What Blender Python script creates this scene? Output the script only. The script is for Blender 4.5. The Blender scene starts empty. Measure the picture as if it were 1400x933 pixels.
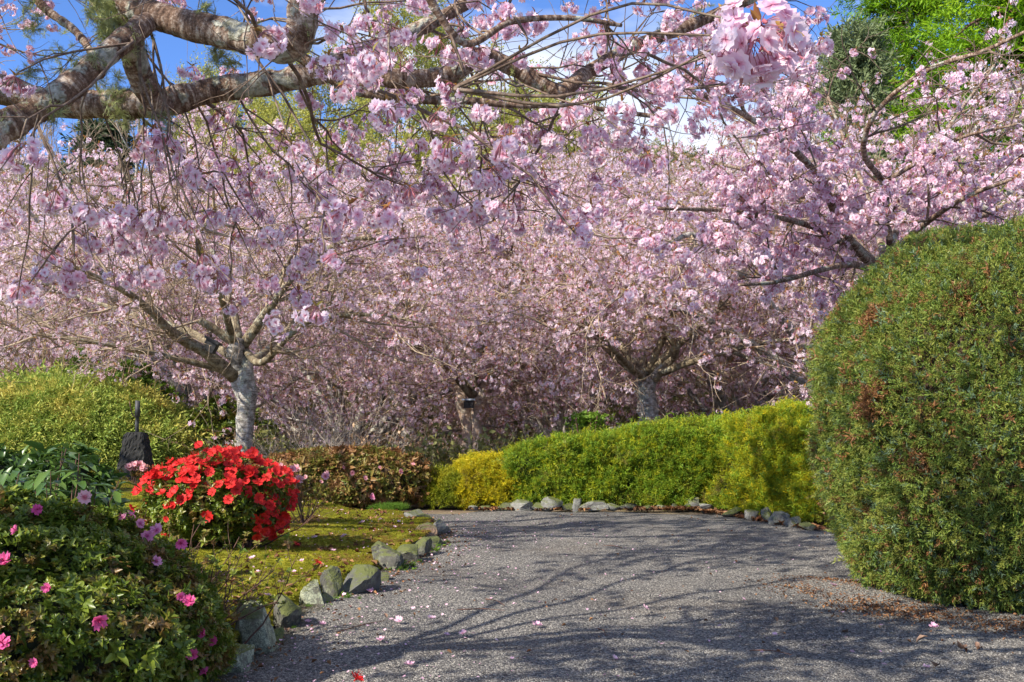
import bpy, math
import numpy as np
from mathutils import Matrix, Vector

# ------------------------------------------------------------------ camera, sky, sun, exposure
F, H, HZ = 1555.0, 1.10, 555.0           # focal length (px of a 1400 wide frame), eye height, horizon row
sc = bpy.context.scene
C = sc.collection
cam = bpy.data.cameras.new('camera')
cam.sensor_width = 36.0
cam.lens = 36.0 * F / 1400.0
cam.shift_y = (HZ - 466.5) / 1400.0
cam.clip_start, cam.clip_end = 0.05, 2000
cam.dof.use_dof = False
camo = bpy.data.objects.new('camera', cam)
camo.location = (0, 0, H)
camo.rotation_euler = (math.radians(90), 0, 0)
C.objects.link(camo)
sc.camera = camo

SUN_EL, SUN_AZ = 37.0, 230.0             # degrees; azimuth clockwise from +Y (the view direction)
world = bpy.data.worlds.new('World')
sc.world = world
world.use_nodes = True
wn, wl = world.node_tree.nodes, world.node_tree.links
wn.clear()
sky = wn.new('ShaderNodeTexSky')
sky.sky_type = 'NISHITA'
sky.sun_disc = False
sky.sun_elevation = math.radians(SUN_EL)
sky.sun_rotation = math.radians(SUN_AZ)
sky.altitude = 1500
sky.air_density = 0.5
sky.dust_density = 0.0
sky.ozone_density = 8.0
tc = wn.new('ShaderNodeTexCoord')
mp = wn.new('ShaderNodeMapping')
mp.inputs['Scale'].default_value = (1.0, 1.0, 2.6)
mp.inputs['Location'].default_value = (0.57, 0.33, 0.2)
cn = wn.new('ShaderNodeTexNoise')
cn.inputs['Scale'].default_value = 2.3
cn.inputs['Detail'].default_value = 7
cn.inputs['Roughness'].default_value = 0.55
cr = wn.new('ShaderNodeValToRGB')
cr.color_ramp.elements[0].position = 0.46
cr.color_ramp.elements[1].position = 0.64
mx = wn.new('ShaderNodeMixRGB')
mx.inputs['Color2'].default_value = (3.1, 3.25, 3.5, 1)
bg = wn.new('ShaderNodeBackground')
bg.inputs['Strength'].default_value = 0.15
wo = wn.new('ShaderNodeOutputWorld')
wl.new(tc.outputs['Generated'], mp.inputs['Vector'])
wl.new(mp.outputs[0], cn.inputs['Vector'])
wl.new(cn.outputs['Fac'], cr.inputs[0])
wl.new(cr.outputs[0], mx.inputs['Fac'])
wl.new(sky.outputs[0], mx.inputs['Color1'])
wl.new(mx.outputs[0], bg.inputs['Color'])
wl.new(bg.outputs[0], wo.inputs['Surface'])

sun = bpy.data.lights.new('sun', 'SUN')
sun.energy = 3.5
sun.angle = math.radians(0.53)
sun.color = (1.0, 0.915, 0.79)
suno = bpy.data.objects.new('sun', sun)
az, el = math.radians(SUN_AZ), math.radians(SUN_EL)
TO_SUN = Vector((math.sin(az) * math.cos(el), math.cos(az) * math.cos(el), math.sin(el)))
suno.rotation_euler = (-TO_SUN).to_track_quat('-Z', 'Y').to_euler()
suno.location = (-10, -8, 14)
C.objects.link(suno)

vs = sc.view_settings
vs.view_transform = 'Standard'
vs.look = 'None'
vs.exposure = 1.28
vs.gamma = 1.0
vs.use_curve_mapping = False
sc.cycles.max_bounces = 9
sc.cycles.diffuse_bounces = 6
sc.cycles.transmission_bounces = 6
sc.cycles.glossy_bounces = 2
sc.cycles.transparent_max_bounces = 4
sc.cycles.sample_clamp_indirect = 6
sc.cycles.use_denoising = True
sc.cycles.denoiser = 'OPENIMAGEDENOISE'
sc.cycles.denoising_input_passes = 'RGB_ALBEDO_NORMAL'

R = np.random.default_rng(11)


def P(px, py, d):
    """A point seen at pixel (px, py) of the 1400x933 photo at distance d along the view."""
    return np.array(((px - 700.0) / F * d, d, H + (HZ - py) / F * d))


def sstep(a, b, x):
    t = np.clip((np.asarray(x, float) - a) / (b - a), 0, 1)
    return t * t * (3 - 2 * t)


def gz(x, y):
    """Height of the land."""
    x = np.asarray(x, float)
    y = np.asarray(y, float)
    z = sstep(1.05, 4.5, -x) * 0.26 * sstep(3, 9, y)
    z = z - sstep(12.9, 19.5, y) * 1.5
    z = z + np.interp(y, [28, 34, 60, 88, 98, 150, 700], [0, 0.8, 8.5, 19.5, 20.0, 4.0, -20.0])
    z = z + np.sin(x * 0.11 + 1.0) * 1.2 * sstep(35, 80, y) + np.sin(x * 0.31 + y * 0.2) * 0.5 * sstep(28, 60, y)
    return z


# ------------------------------------------------------------------ helpers: meshes and objects
def mesh(name, V, Fs, mat, attrs=None, smooth=True):
    """V (n,3); Fs a list of (m,k) index arrays; mat a material or a list with per face-array index."""
    me = bpy.data.meshes.new(name)
    V = np.asarray(V, np.float32).reshape(-1, 3)
    me.vertices.add(len(V))
    me.vertices.foreach_set('co', V.ravel())
    Fs = [np.asarray(f, np.int32) for f in Fs if len(f)]
    if Fs:
        loops = np.concatenate([f.ravel() for f in Fs])
        tot = np.concatenate([np.full(len(f), f.shape[1], np.int32) for f in Fs])
        st = np.concatenate([[0], np.cumsum(tot)[:-1]]).astype(np.int32)
        me.loops.add(len(loops))
        me.loops.foreach_set('vertex_index', loops)
        me.polygons.add(len(tot))
        me.polygons.foreach_set('loop_start', st)
        me.polygons.foreach_set('loop_total', tot)
        mats = mat if isinstance(mat, (list, tuple)) else [mat]
        for m in mats:
            me.materials.append(m)
        if len(mats) > 1:
            mi = np.concatenate([np.full(len(f), min(i, len(mats) - 1), np.int32) for i, f in enumerate(Fs)])
            me.polygons.foreach_set('material_index', mi)
        me.polygons.foreach_set('use_smooth', np.full(len(tot), smooth))
    for k, (typ, arr) in (attrs or {}).items():
        a = me.attributes.new(k, typ, 'POINT')
        arr = np.asarray(arr, np.int32 if typ == 'INT' else np.float32)
        a.data.foreach_set('vector' if typ == 'FLOAT_VECTOR' else 'value', arr.ravel())
    me.update(calc_edges=True)
    me.validate()
    return me


class MB:
    """Collects geometry for one mesh."""
    def __init__(s):
        s.V, s.F, s.A, s.n = [], {}, [], 0

    def add(s, V, Fc, A=None, slot=0):
        V = np.asarray(V, float).reshape(-1, 3)
        s.V.append(V)
        s.A.append(np.zeros((len(V), 3)) if A is None else np.asarray(A, float).reshape(-1, 3))
        for f in (Fc if isinstance(Fc, list) else [Fc]):
            f = np.asarray(f)
            s.F.setdefault((slot, f.shape[1]), []).append(f + s.n)
        s.n += len(V)

    def build(s, name, mats, smooth=True):
        if not isinstance(mats, (list, tuple)):
            mats = [mats]
        keys = sorted(s.F)
        Fs = [np.concatenate(s.F[k]) for k in keys]
        V, A = np.concatenate(s.V), np.concatenate(s.A)
        me = mesh(name, V, Fs, [mats[k[0]] for k in keys], {'co': ('FLOAT_VECTOR', A)}, smooth)
        return me


def tag(o, label=None, cat=None, group=None, kind=None):
    for k, v in (('label', label), ('category', cat), ('group', group), ('kind', kind)):
        if v:
            o[k] = v
    return o


def obj(name, me, parent=None, **kw):
    """One mesh object; under a parent Empty its vertices are in world space."""
    o = bpy.data.objects.new(name, me)
    C.objects.link(o)
    if parent is not None:
        o.parent = parent
        o.matrix_parent_inverse = Matrix.Translation(-parent.location)
    return tag(o, **kw)


def thing(name, label, cat, loc, group=None, kind=None):
    o = bpy.data.objects.new(name, None)
    o.empty_display_size = 0.2
    C.objects.link(o)
    o.location = tuple(float(v) for v in loc)
    return tag(o, label, cat, group, kind)


def place(src_me, name, parent, loc, rot=(0, 0, 0), s=1.0, **kw):
    o = bpy.data.objects.new(name, src_me)
    C.objects.link(o)
    if parent is not None:
        o.parent = parent
        o.matrix_parent_inverse = Matrix.Translation(-parent.location)
    o.location = tuple(float(v) for v in loc)
    o.rotation_euler = tuple(float(v) for v in rot)
    o.scale = (s, s, s) if np.isscalar(s) else tuple(s)
    return tag(o, **kw)


# ------------------------------------------------------------------ helpers: scattering with geometry nodes
_protos, _groups = {}, {}


def proto(me):
    if me.name not in _protos:
        _protos[me.name] = bpy.data.objects.new('source_' + me.name, me)   # never linked to the scene
    return _protos[me.name]


def scatter_group(mes):
    key = tuple(m.name for m in mes)
    if key in _groups:
        return _groups[key]
    g = bpy.data.node_groups.new('scatter', 'GeometryNodeTree')
    g.interface.new_socket('Geometry', in_out='INPUT', socket_type='NodeSocketGeometry')
    g.interface.new_socket('Geometry', in_out='OUTPUT', socket_type='NodeSocketGeometry')
    n, l = g.nodes, g.links
    gi, go = n.new('NodeGroupInput'), n.new('NodeGroupOutput')
    join = n.new('GeometryNodeJoinGeometry')
    for m in reversed(mes):
        oi = n.new('GeometryNodeObjectInfo')
        oi.inputs['Object'].default_value = proto(m)
        ti = n.new('GeometryNodeGeometryToInstance')
        l.new(oi.outputs['Geometry'], ti.inputs[0])
        l.new(ti.outputs[0], join.inputs[0])
    iop = n.new('GeometryNodeInstanceOnPoints')
    iop.inputs['Pick Instance'].default_value = True

    def na(nm, typ):
        a = n.new('GeometryNodeInputNamedAttribute')
        a.data_type = typ
        a.inputs['Name'].default_value = nm
        return a.outputs['Attribute']
    e2r = n.new('FunctionNodeEulerToRotation')
    l.new(na('rot', 'FLOAT_VECTOR'), e2r.inputs[0])
    l.new(gi.outputs[0], iop.inputs['Points'])
    l.new(join.outputs[0], iop.inputs['Instance'])
    l.new(na('idx', 'INT'), iop.inputs['Instance Index'])
    l.new(e2r.outputs[0], iop.inputs['Rotation'])
    l.new(na('scl', 'FLOAT_VECTOR'), iop.inputs['Scale'])
    l.new(iop.outputs[0], go.inputs[0])
    _groups[key] = g
    return g


def scatter_mesh(name, pts, rot, scl, idx):
    scl = np.asarray(scl, float)
    if scl.ndim == 1:
        scl = np.repeat(scl[:, None], 3, 1)
    return mesh(name, pts, [], None, {'rot': ('FLOAT_VECTOR', rot), 'scl': ('FLOAT_VECTOR', scl), 'idx': ('INT', idx)})


def scatter(name, mes, pts, rot, scl, parent=None, idx=None, me=None, **kw):
    if me is None:
        if idx is None:
            idx = R.integers(0, len(mes), len(pts))
        me = scatter_mesh(name, pts, rot, scl, idx)
    o = obj(name, me, parent, **kw)
    md = o.modifiers.new('scatter', 'NODES')
    md.node_group = scatter_group(mes)
    return o


def unit(v):
    return v / (np.linalg.norm(v, axis=-1, keepdims=True) + 1e-9)


def eul_from_z(N, spin):
    """Euler XYZ angles that take +Z to N with a spin about N first."""
    N = unit(N)
    # R = Rz(c) Ry(b) Rz(spin): convert to XYZ euler through matrices
    b = np.arccos(np.clip(N[:, 2], -1, 1))
    c = np.arctan2(N[:, 1], N[:, 0])
    cb, sb, cc, sn, cs, ss = np.cos(b), np.sin(b), np.cos(c), np.sin(c), np.cos(spin), np.sin(spin)
    r00 = cc * cb * cs - sn * ss
    r10 = sn * cb * cs + cc * ss
    r20 = -sb * cs
    r21 = sb * ss
    r22 = cb
    y = np.arcsin(np.clip(-r20, -1, 1))
    x = np.arctan2(r21, r22)
    z = np.arctan2(r10, r00)
    return np.stack([x, y, z], 1)


# ------------------------------------------------------------------ helpers: materials
def nodes(name):
    m = bpy.data.materials.new(name)
    m.use_nodes = True
    n, l = m.node_tree.nodes, m.node_tree.links
    n.clear()
    out = n.new('ShaderNodeOutputMaterial')
    return m, n, l, out


def ramp(n, cols):
    r = n.new('ShaderNodeValToRGB')
    el = r.color_ramp.elements
    while len(el) < len(cols):
        el.new(0.5)
    for e, (p, c) in zip(el, cols):
        e.position = p
        e.color = (*c, 1)
    return r


def noise(n, l, vec, scale, detail=3, rough=0.5):
    t = n.new('ShaderNodeTexNoise')
    t.inputs['Scale'].default_value = scale
    t.inputs['Detail'].default_value = detail
    t.inputs['Roughness'].default_value = rough
    if vec is not None:
        l.new(vec, t.inputs['Vector'])
    return t.outputs['Fac']


def mixc(n, l, fac, a, b, typ='MIX'):
    m = n.new('ShaderNodeMixRGB')
    m.blend_type = typ
    for s, v in (('Fac', fac), ('Color1', a), ('Color2', b)):
        if isinstance(v, (int, float)):
            m.inputs[s].default_value = v
        elif isinstance(v, tuple):
            m.inputs[s].default_value = (*v, 1)
        else:
            l.new(v, m.inputs[s])
    return m.outputs[0]


def mathn(n, l, op, a, b=None, c=None):
    m = n.new('ShaderNodeMath')
    m.operation = op
    for i, v in enumerate((a, b, c)):
        if v is None:
            continue
        if isinstance(v, (int, float)):
            m.inputs[i].default_value = v
        else:
            l.new(v, m.inputs[i])
    return m.outputs[0]


def leaf_mat(name, cols, patch=None, trans=0.3, rough=0.5, spec=0.3, patch_scale=1.6, patch_pos=(0.5, 0.68), tcol=None):
    """Leaf or petal: colour by piece and by instance; patch = a second colour that takes over in patches of the plant."""
    m, n, l, out = nodes(name)
    geo = n.new('ShaderNodeNewGeometry')
    oi = n.new('ShaderNodeObjectInfo')
    f = mathn(n, l, 'ADD', geo.outputs['Random Per Island'], oi.outputs['Random'])
    f = mathn(n, l, 'MULTIPLY', f, 0.5)
    k = len(cols)
    col = ramp(n, [(0.12 + 0.76 * i / max(1, k - 1), c) for i, c in enumerate(cols)])
    l.new(f, col.inputs[0])
    c = col.outputs[0]
    if patch:
        nz = noise(n, l, geo.outputs['Position'], patch_scale, 4, 0.6)
        pr = ramp(n, [(patch_pos[0], (0, 0, 0)), (patch_pos[1], (1, 1, 1))])
        jit = mathn(n, l, 'MULTIPLY_ADD', oi.outputs['Random'], 0.16, -0.08)
        l.new(mathn(n, l, 'ADD', nz, jit), pr.inputs[0])
        c = mixc(n, l, pr.outputs[0], c, patch)
    b = n.new('ShaderNodeBsdfPrincipled')
    l.new(c, b.inputs['Base Color'])
    b.inputs['Roughness'].default_value = rough
    b.inputs['Specular IOR Level'].default_value = spec
    if trans > 0:
        t = n.new('ShaderNodeBsdfTranslucent')
        l.new(c if tcol is None else mixc(n, l, 1.0, c, tcol, 'MULTIPLY'), t.inputs['Color'])
        ms = n.new('ShaderNodeMixShader')
        ms.inputs[0].default_value = trans
        l.new(b.outputs[0], ms.inputs[1])
        l.new(t.outputs[0], ms.inputs[2])
        l.new(ms.outputs[0], out.inputs['Surface'])
    else:
        l.new(b.outputs[0], out.inputs['Surface'])
    return m


def petal_mat(name, cols, centre, trans=0.35):
    """Petal: colour by flower, deeper at the throat (attribute co.x = distance from the centre)."""
    m, n, l, out = nodes(name)
    geo = n.new('ShaderNodeNewGeometry')
    oi = n.new('ShaderNodeObjectInfo')
    at = n.new('ShaderNodeAttribute')
    at.attribute_name = 'co'
    sep = n.new('ShaderNodeSeparateXYZ')
    l.new(at.outputs['Vector'], sep.inputs[0])
    f = mathn(n, l, 'MULTIPLY', mathn(n, l, 'ADD', sep.outputs['Y'], oi.outputs['Random']), 0.5)
    k = len(cols)
    col = ramp(n, [(0.1 + 0.8 * i / max(1, k - 1), c) for i, c in enumerate(cols)])
    l.new(f, col.inputs[0])
    rr = ramp(n, [(0.05, (0, 0, 0)), (0.42, (1, 1, 1))])
    l.new(sep.outputs['X'], rr.inputs[0])
    c = mixc(n, l, rr.outputs[0], centre, col.outputs[0])
    b = n.new('ShaderNodeBsdfPrincipled')
    l.new(c, b.inputs['Base Color'])
    b.inputs['Roughness'].default_value = 0.55
    b.inputs['Specular IOR Level'].default_value = 0.2
    t = n.new('ShaderNodeBsdfTranslucent')
    l.new(c, t.inputs['Color'])
    ms = n.new('ShaderNodeMixShader')
    ms.inputs[0].default_value = trans
    l.new(b.outputs[0], ms.inputs[1])
    l.new(t.outputs[0], ms.inputs[2])
    l.new(ms.outputs[0], out.inputs['Surface'])
    return m


def bark_mat(name, dark, mid, pale, band=1.0, lichen=0.5, bump=0.6, scale=1.0):
    m, n, l, out = nodes(name)
    at = n.new('ShaderNodeAttribute')
    at.attribute_name = 'co'
    mpn = n.new('ShaderNodeMapping')
    mpn.inputs['Scale'].default_value = (14 * scale, 14 * scale, 75 * scale)
    l.new(at.outputs['Vector'], mpn.inputs['Vector'])
    n1 = noise(n, l, mpn.outputs[0], 1.0, 5, 0.65)
    n2 = noise(n, l, at.outputs['Vector'], 16 * scale, 5, 0.6)
    n3 = noise(n, l, at.outputs['Vector'], 6 * scale, 5, 0.65)
    f = mathn(n, l, 'ADD', mathn(n, l, 'MULTIPLY', n1, 0.62 * band), mathn(n, l, 'MULTIPLY', n2, 1 - 0.62 * band))
    n7 = noise(n, l, at.outputs['Vector'], 130 * scale, 4, 0.7)
    f = mathn(n, l, 'ADD', mathn(n, l, 'MULTIPLY', f, .72), mathn(n, l, 'MULTIPLY', n7, .28))
    c1 = ramp(n, [(0.41, dark), (0.5, mid), (0.60, pale)])
    l.new(f, c1.inputs[0])
    lr = ramp(n, [(0.54, (0, 0, 0)), (0.575, (1, 1, 1))])
    l.new(n3, lr.inputs[0])
    lf = mathn(n, l, 'MULTIPLY', lr.outputs[0], lichen)
    n4 = noise(n, l, at.outputs['Vector'], 60 * scale, 3, 0.6)
    lc = ramp(n, [(0.35, (0.17, 0.18, 0.12)), (0.6, (0.48, 0.50, 0.42))])
    l.new(n4, lc.inputs[0])
    c = mixc(n, l, lf, c1.outputs[0], lc.outputs[0])
    b = n.new('ShaderNodeBsdfPrincipled')
    l.new(c, b.inputs['Base Color'])
    b.inputs['Roughness'].default_value = 0.8
    b.inputs['Specular IOR Level'].default_value = 0.25
    bp = n.new('ShaderNodeBump')
    bp.inputs['Strength'].default_value = bump
    bp.inputs['Distance'].default_value = 0.012
    l.new(mathn(n, l, 'ADD', f, mathn(n, l, 'MULTIPLY', n4, mathn(n, l, 'MULTIPLY_ADD', lf, 0.7, 0.15))), bp.inputs['Height'])
    l.new(bp.outputs[0], b.inputs['Normal'])
    l.new(b.outputs[0], out.inputs['Surface'])
    return m


def stone_mat(name, dark, pale, lichen_col, lichen=0.5, moss=0.0):
    m, n, l, out = nodes(name)
    tcn = n.new('ShaderNodeTexCoord')
    geo = n.new('ShaderNodeNewGeometry')
    v = geo.outputs['Position']
    n1 = noise(n, l, v, 9, 6, 0.65)
    c1 = ramp(n, [(0.32, dark), (0.68, pale)])
    l.new(n1, c1.inputs[0])
    n2 = noise(n, l, v, 22, 5, 0.7)
    lr = ramp(n, [(0.58 - 0.16 * lichen, (0, 0, 0)), (0.64 - 0.12 * lichen, (1, 1, 1))])
    l.new(n2, lr.inputs[0])
    n5 = noise(n, l, v, 160, 2, 0.6)
    lc = ramp(n, [(0.35, tuple(0.35 * q for q in lichen_col)), (0.6, lichen_col)])
    l.new(n5, lc.inputs[0])
    c = mixc(n, l, mathn(n, l, 'MULTIPLY', lr.outputs[0], min(1, 0.35 + 0.65 * lichen)), c1.outputs[0], lc.outputs[0])
    if moss:
        sep = n.new('ShaderNodeSeparateXYZ')
        l.new(geo.outputs['Normal'], sep.inputs[0])
        n3 = noise(n, l, v, 7, 4, 0.6)
        mr = ramp(n, [(0.75 - 0.3 * moss, (0, 0, 0)), (0.95 - 0.3 * moss, (1, 1, 1))])
        l.new(mathn(n, l, 'MULTIPLY_ADD', sep.outputs['Z'], 0.35, n3), mr.inputs[0])
        c = mixc(n, l, mr.outputs[0], c, (0.10, 0.115, 0.03))
    b = n.new('ShaderNodeBsdfPrincipled')
    l.new(c, b.inputs['Base Color'])
    b.inputs['Roughness'].default_value = 0.85
    bp = n.new('ShaderNodeBump')
    bp.inputs['Strength'].default_value = 0.7
    bp.inputs['Distance'].default_value = 0.012
    n4 = noise(n, l, v, 45, 6, 0.7)
    l.new(mathn(n, l, 'ADD', n4, mathn(n, l, 'MULTIPLY', n5, 0.35)), bp.inputs['Height'])
    l.new(bp.outputs[0], b.inputs['Normal'])
    l.new(b.outputs[0], out.inputs['Surface'])
    return m


def plain(name, col, rough=0.7, metal=0.0, var=0.2, scale=30, bump=0.2):
    m, n, l, out = nodes(name)
    geo = n.new('ShaderNodeNewGeometry')
    nz = noise(n, l, geo.outputs['Position'], scale, 5, 0.6)
    c = ramp(n, [(0.3, tuple(q * (1 - var) for q in col)), (0.7, tuple(min(1, q * (1 + var)) for q in col))])
    l.new(nz, c.inputs[0])
    b = n.new('ShaderNodeBsdfPrincipled')
    l.new(c.outputs[0], b.inputs['Base Color'])
    b.inputs['Roughness'].default_value = rough
    b.inputs['Metallic'].default_value = metal
    bp = n.new('ShaderNodeBump')
    bp.inputs['Strength'].default_value = bump
    bp.inputs['Distance'].default_value = 0.01
    l.new(nz, bp.inputs['Height'])
    l.new(bp.outputs[0], b.inputs['Normal'])
    l.new(b.outputs[0], out.inputs['Surface'])
    return m


# ------------------------------------------------------------------ helpers: branches
def curve(pts, n):
    """Catmull-Rom through pts (k,c) resampled to n points."""
    p = np.asarray(pts, float)
    p = np.vstack([2 * p[0] - p[1], p, 2 * p[-1] - p[-2]])
    k = len(p) - 3
    u = np.linspace(0, k - 1e-6, n)
    i = u.astype(int)
    t = (u - i)[:, None]
    a, b, c, d = p[i], p[i + 1], p[i + 2], p[i + 3]
    return 0.5 * (2 * b + (c - a) * t + (2 * a - 5 * b + 4 * c - d) * t ** 2 + (3 * b - a - 3 * c + d) * t ** 3)


def tubes(mb, pts, rad, sides, slot=0, knob=0.0, rng=R):
    """pts (M,n,3), rad (M,n): M tapered tubes."""
    pts = np.asarray(pts, float)
    rad = np.asarray(rad, float)
    M, n, _ = pts.shape
    T = unit(np.gradient(pts, axis=1))
    ref = np.where(np.abs(T[:, :, 2:3]) > 0.85, np.array([[[1.0, 0.1, 0]]]), np.array([[[0.1, 0, 1.0]]]))
    if M == 1:                                 # parallel transport for the big ones
        u0 = unit(np.cross(T[0, 0], ref[0, 0]))
        U = np.zeros_like(T)
        for i in range(n):
            u0 = unit(u0 - T[0, i] * np.dot(u0, T[0, i]))
            U[0, i] = u0
    else:
        U = unit(np.cross(T, ref))
    W = np.cross(T, U)
    a = np.arange(sides) / sides * 2 * np.pi
    r = rad[:, :, None] * np.ones(sides)
    if knob:
        s = np.arange(n)[None, :, None]
        ph = rng.uniform(0, 6.28, (M, 1, 6))
        k = (np.sin(s * 0.9 + a * 2 + ph[..., 0:1]) + np.sin(s * 1.7 - a + ph[..., 1:2]) + np.sin(s * 0.37 + a * 3 + ph[..., 2:3])
             + 0.8 * rng.standard_normal((M, n, sides)) + 0.9 * rng.standard_normal((M, n, 1)))
        r = r * (1 + knob * k)
    V = pts[:, :, None, :] + r[..., None] * (np.cos(a)[:, None] * U[:, :, None, :] + np.sin(a)[:, None] * W[:, :, None, :])
    L = np.concatenate([np.zeros((M, 1)), np.cumsum(np.linalg.norm(np.diff(pts, axis=1), axis=2), 1)], 1) + rng.uniform(0, 40, (M, 1))
    A = np.empty((M, n, sides, 3))
    A[..., 0] = np.cos(a) * rad[:, :, None]
    A[..., 1] = np.sin(a) * rad[:, :, None]
    A[..., 2] = L[:, :, None]
    base = (np.arange(M) * n * sides)[:, None, None]
    i = (np.arange(n - 1) * sides)[None, :, None]
    j = np.arange(sides)[None, None, :]
    j2 = (j + 1) % sides
    q = np.stack(np.broadcast_arrays(base + i + j, base + i + j2, base + i + sides + j2, base + i + sides + j), -1).reshape(-1, 4)
    mb.add(V, q, A, slot)
    if sides >= 6:                             # close the ends of thick pieces
        for m_ in range(M):
            e0 = m_ * n * sides + np.arange(sides)[::-1]
            e1 = m_ * n * sides + (n - 1) * sides + np.arange(sides)
            off = mb.n - M * n * sides
            mb.F.setdefault((slot, sides), []).append(np.stack([e0, e1]) + off)


def shoot(P0, D0, L, n, wob, grav, rng, up=0.0):
    """Grow M wobbling shoots: returns (M,n,3)."""
    M = len(P0)
    out = np.empty((M, n, 3))
    out[:, 0] = P0
    D = unit(D0)
    st = (L / (n - 1))[:, None]
    for k in range(1, n):
        D = unit(D + rng.standard_normal((M, 3)) * wob + np.array([0, 0, 1.0]) * (up - grav * k / n))
        out[:, k] = out[:, k - 1] + D * st
    return out


def along(pts, t):
    """Points and tangents at parameters t (M,k) of polylines pts (M,n,3)."""
    M, n, _ = pts.shape
    u = np.clip(t, 0, 0.9999) * (n - 1)
    i = u.astype(int)
    f = (u - i)[..., None]
    m_ = np.arange(M)[:, None]
    a, b = pts[m_, i], pts[m_, i + 1]
    return a + (b - a) * f, unit(b - a)


def side_dirs(T, ang, rng, flat=0.5, bias=None):
    """Directions that leave tangents T (N,3) at about ang radians; flat squeezes the vertical part."""
    rnd = rng.standard_normal(T.shape)
    rnd[:, 2] *= flat
    perp = unit(rnd - T * np.sum(rnd * T, 1, keepdims=True))
    a = np.asarray(ang)[:, None]
    d = T * np.cos(a) + perp * np.sin(a)
    if bias is not None:
        d = d + np.asarray(bias)
    return unit(d)


def grow(limbs, rng, levels, mb=None, slot_big=0, slot_small=1, limb_out=None):
    """limbs: list of (pts (k,3), r0, r1). levels: list of dict(k, L, n, wob, grav, ang, r, sides, t0, flat). Returns twig ends for blossoms."""
    parents = []
    tips = []
    for pts, r0, r1 in limbs:
        n = 22
        c = curve(pts, n)
        if limb_out is not None:
            lm = MB()
            tubes(lm, c[None], np.linspace(r0, r1, n)[None], 9, 0, 0.04, rng)
            limb_out.append(lm)
        elif mb is not None:
            tubes(mb, c[None], np.linspace(r0, r1, n)[None], 9, slot_big, 0.04, rng)
        parents.append(c)
    cur = np.stack(parents)
    lim_len = np.linalg.norm(np.diff(cur, axis=1), axis=2).sum(1)
    first = True
    for lv in levels:
        M = len(cur)
        k = lv['k']
        t = rng.uniform(lv.get('t0', 0.25), 1.0, (M, k)) ** lv.get('tp', 0.85)
        p, T = along(cur, t)
        p, T = p.reshape(-1, 3), T.reshape(-1, 3)
        if first:                               # long limbs carry more shoots than short ones
            keep = rng.uniform(size=(M, k)) < (lim_len / lim_len.max())[:, None] * 1.15
            p, T = p[keep.ravel()], T[keep.ravel()]
            first = False
        N = len(p)
        D = side_dirs(T, rng.uniform(*lv['ang'], N), rng, lv.get('flat', 0.6), lv.get('bias'))
        L = lv['L'] * rng.uniform(0.5, 1.25, N)
        cur = shoot(p, D, L, lv['n'], lv['wob'], lv['grav'], rng, lv.get('up', 0.0))
        if 'zmin' in lv:                        # shoots that would hang too low were pruned
            cur = cur[cur[:, -1, 2] > lv['zmin']]
        if 'keep' in lv:
            cur = cur[lv['keep'](cur)]
        if mb is not None:
            rr = np.linspace(1, 0.35, lv['n'])[None] * lv['r'] * rng.uniform(0.7, 1.25, (len(cur), 1))
            tubes(mb, cur, rr, lv['sides'], slot_small, 0.0, rng)
        tips.append(cur)
    return tips


def blossom_points(tw, k, t0, rng, jitter):
    p, T = along(tw, rng.uniform(t0, 1.0, (len(tw), k)))
    p = p.reshape(-1, 3)
    return p + rng.standard_normal(p.shape) * jitter


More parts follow.
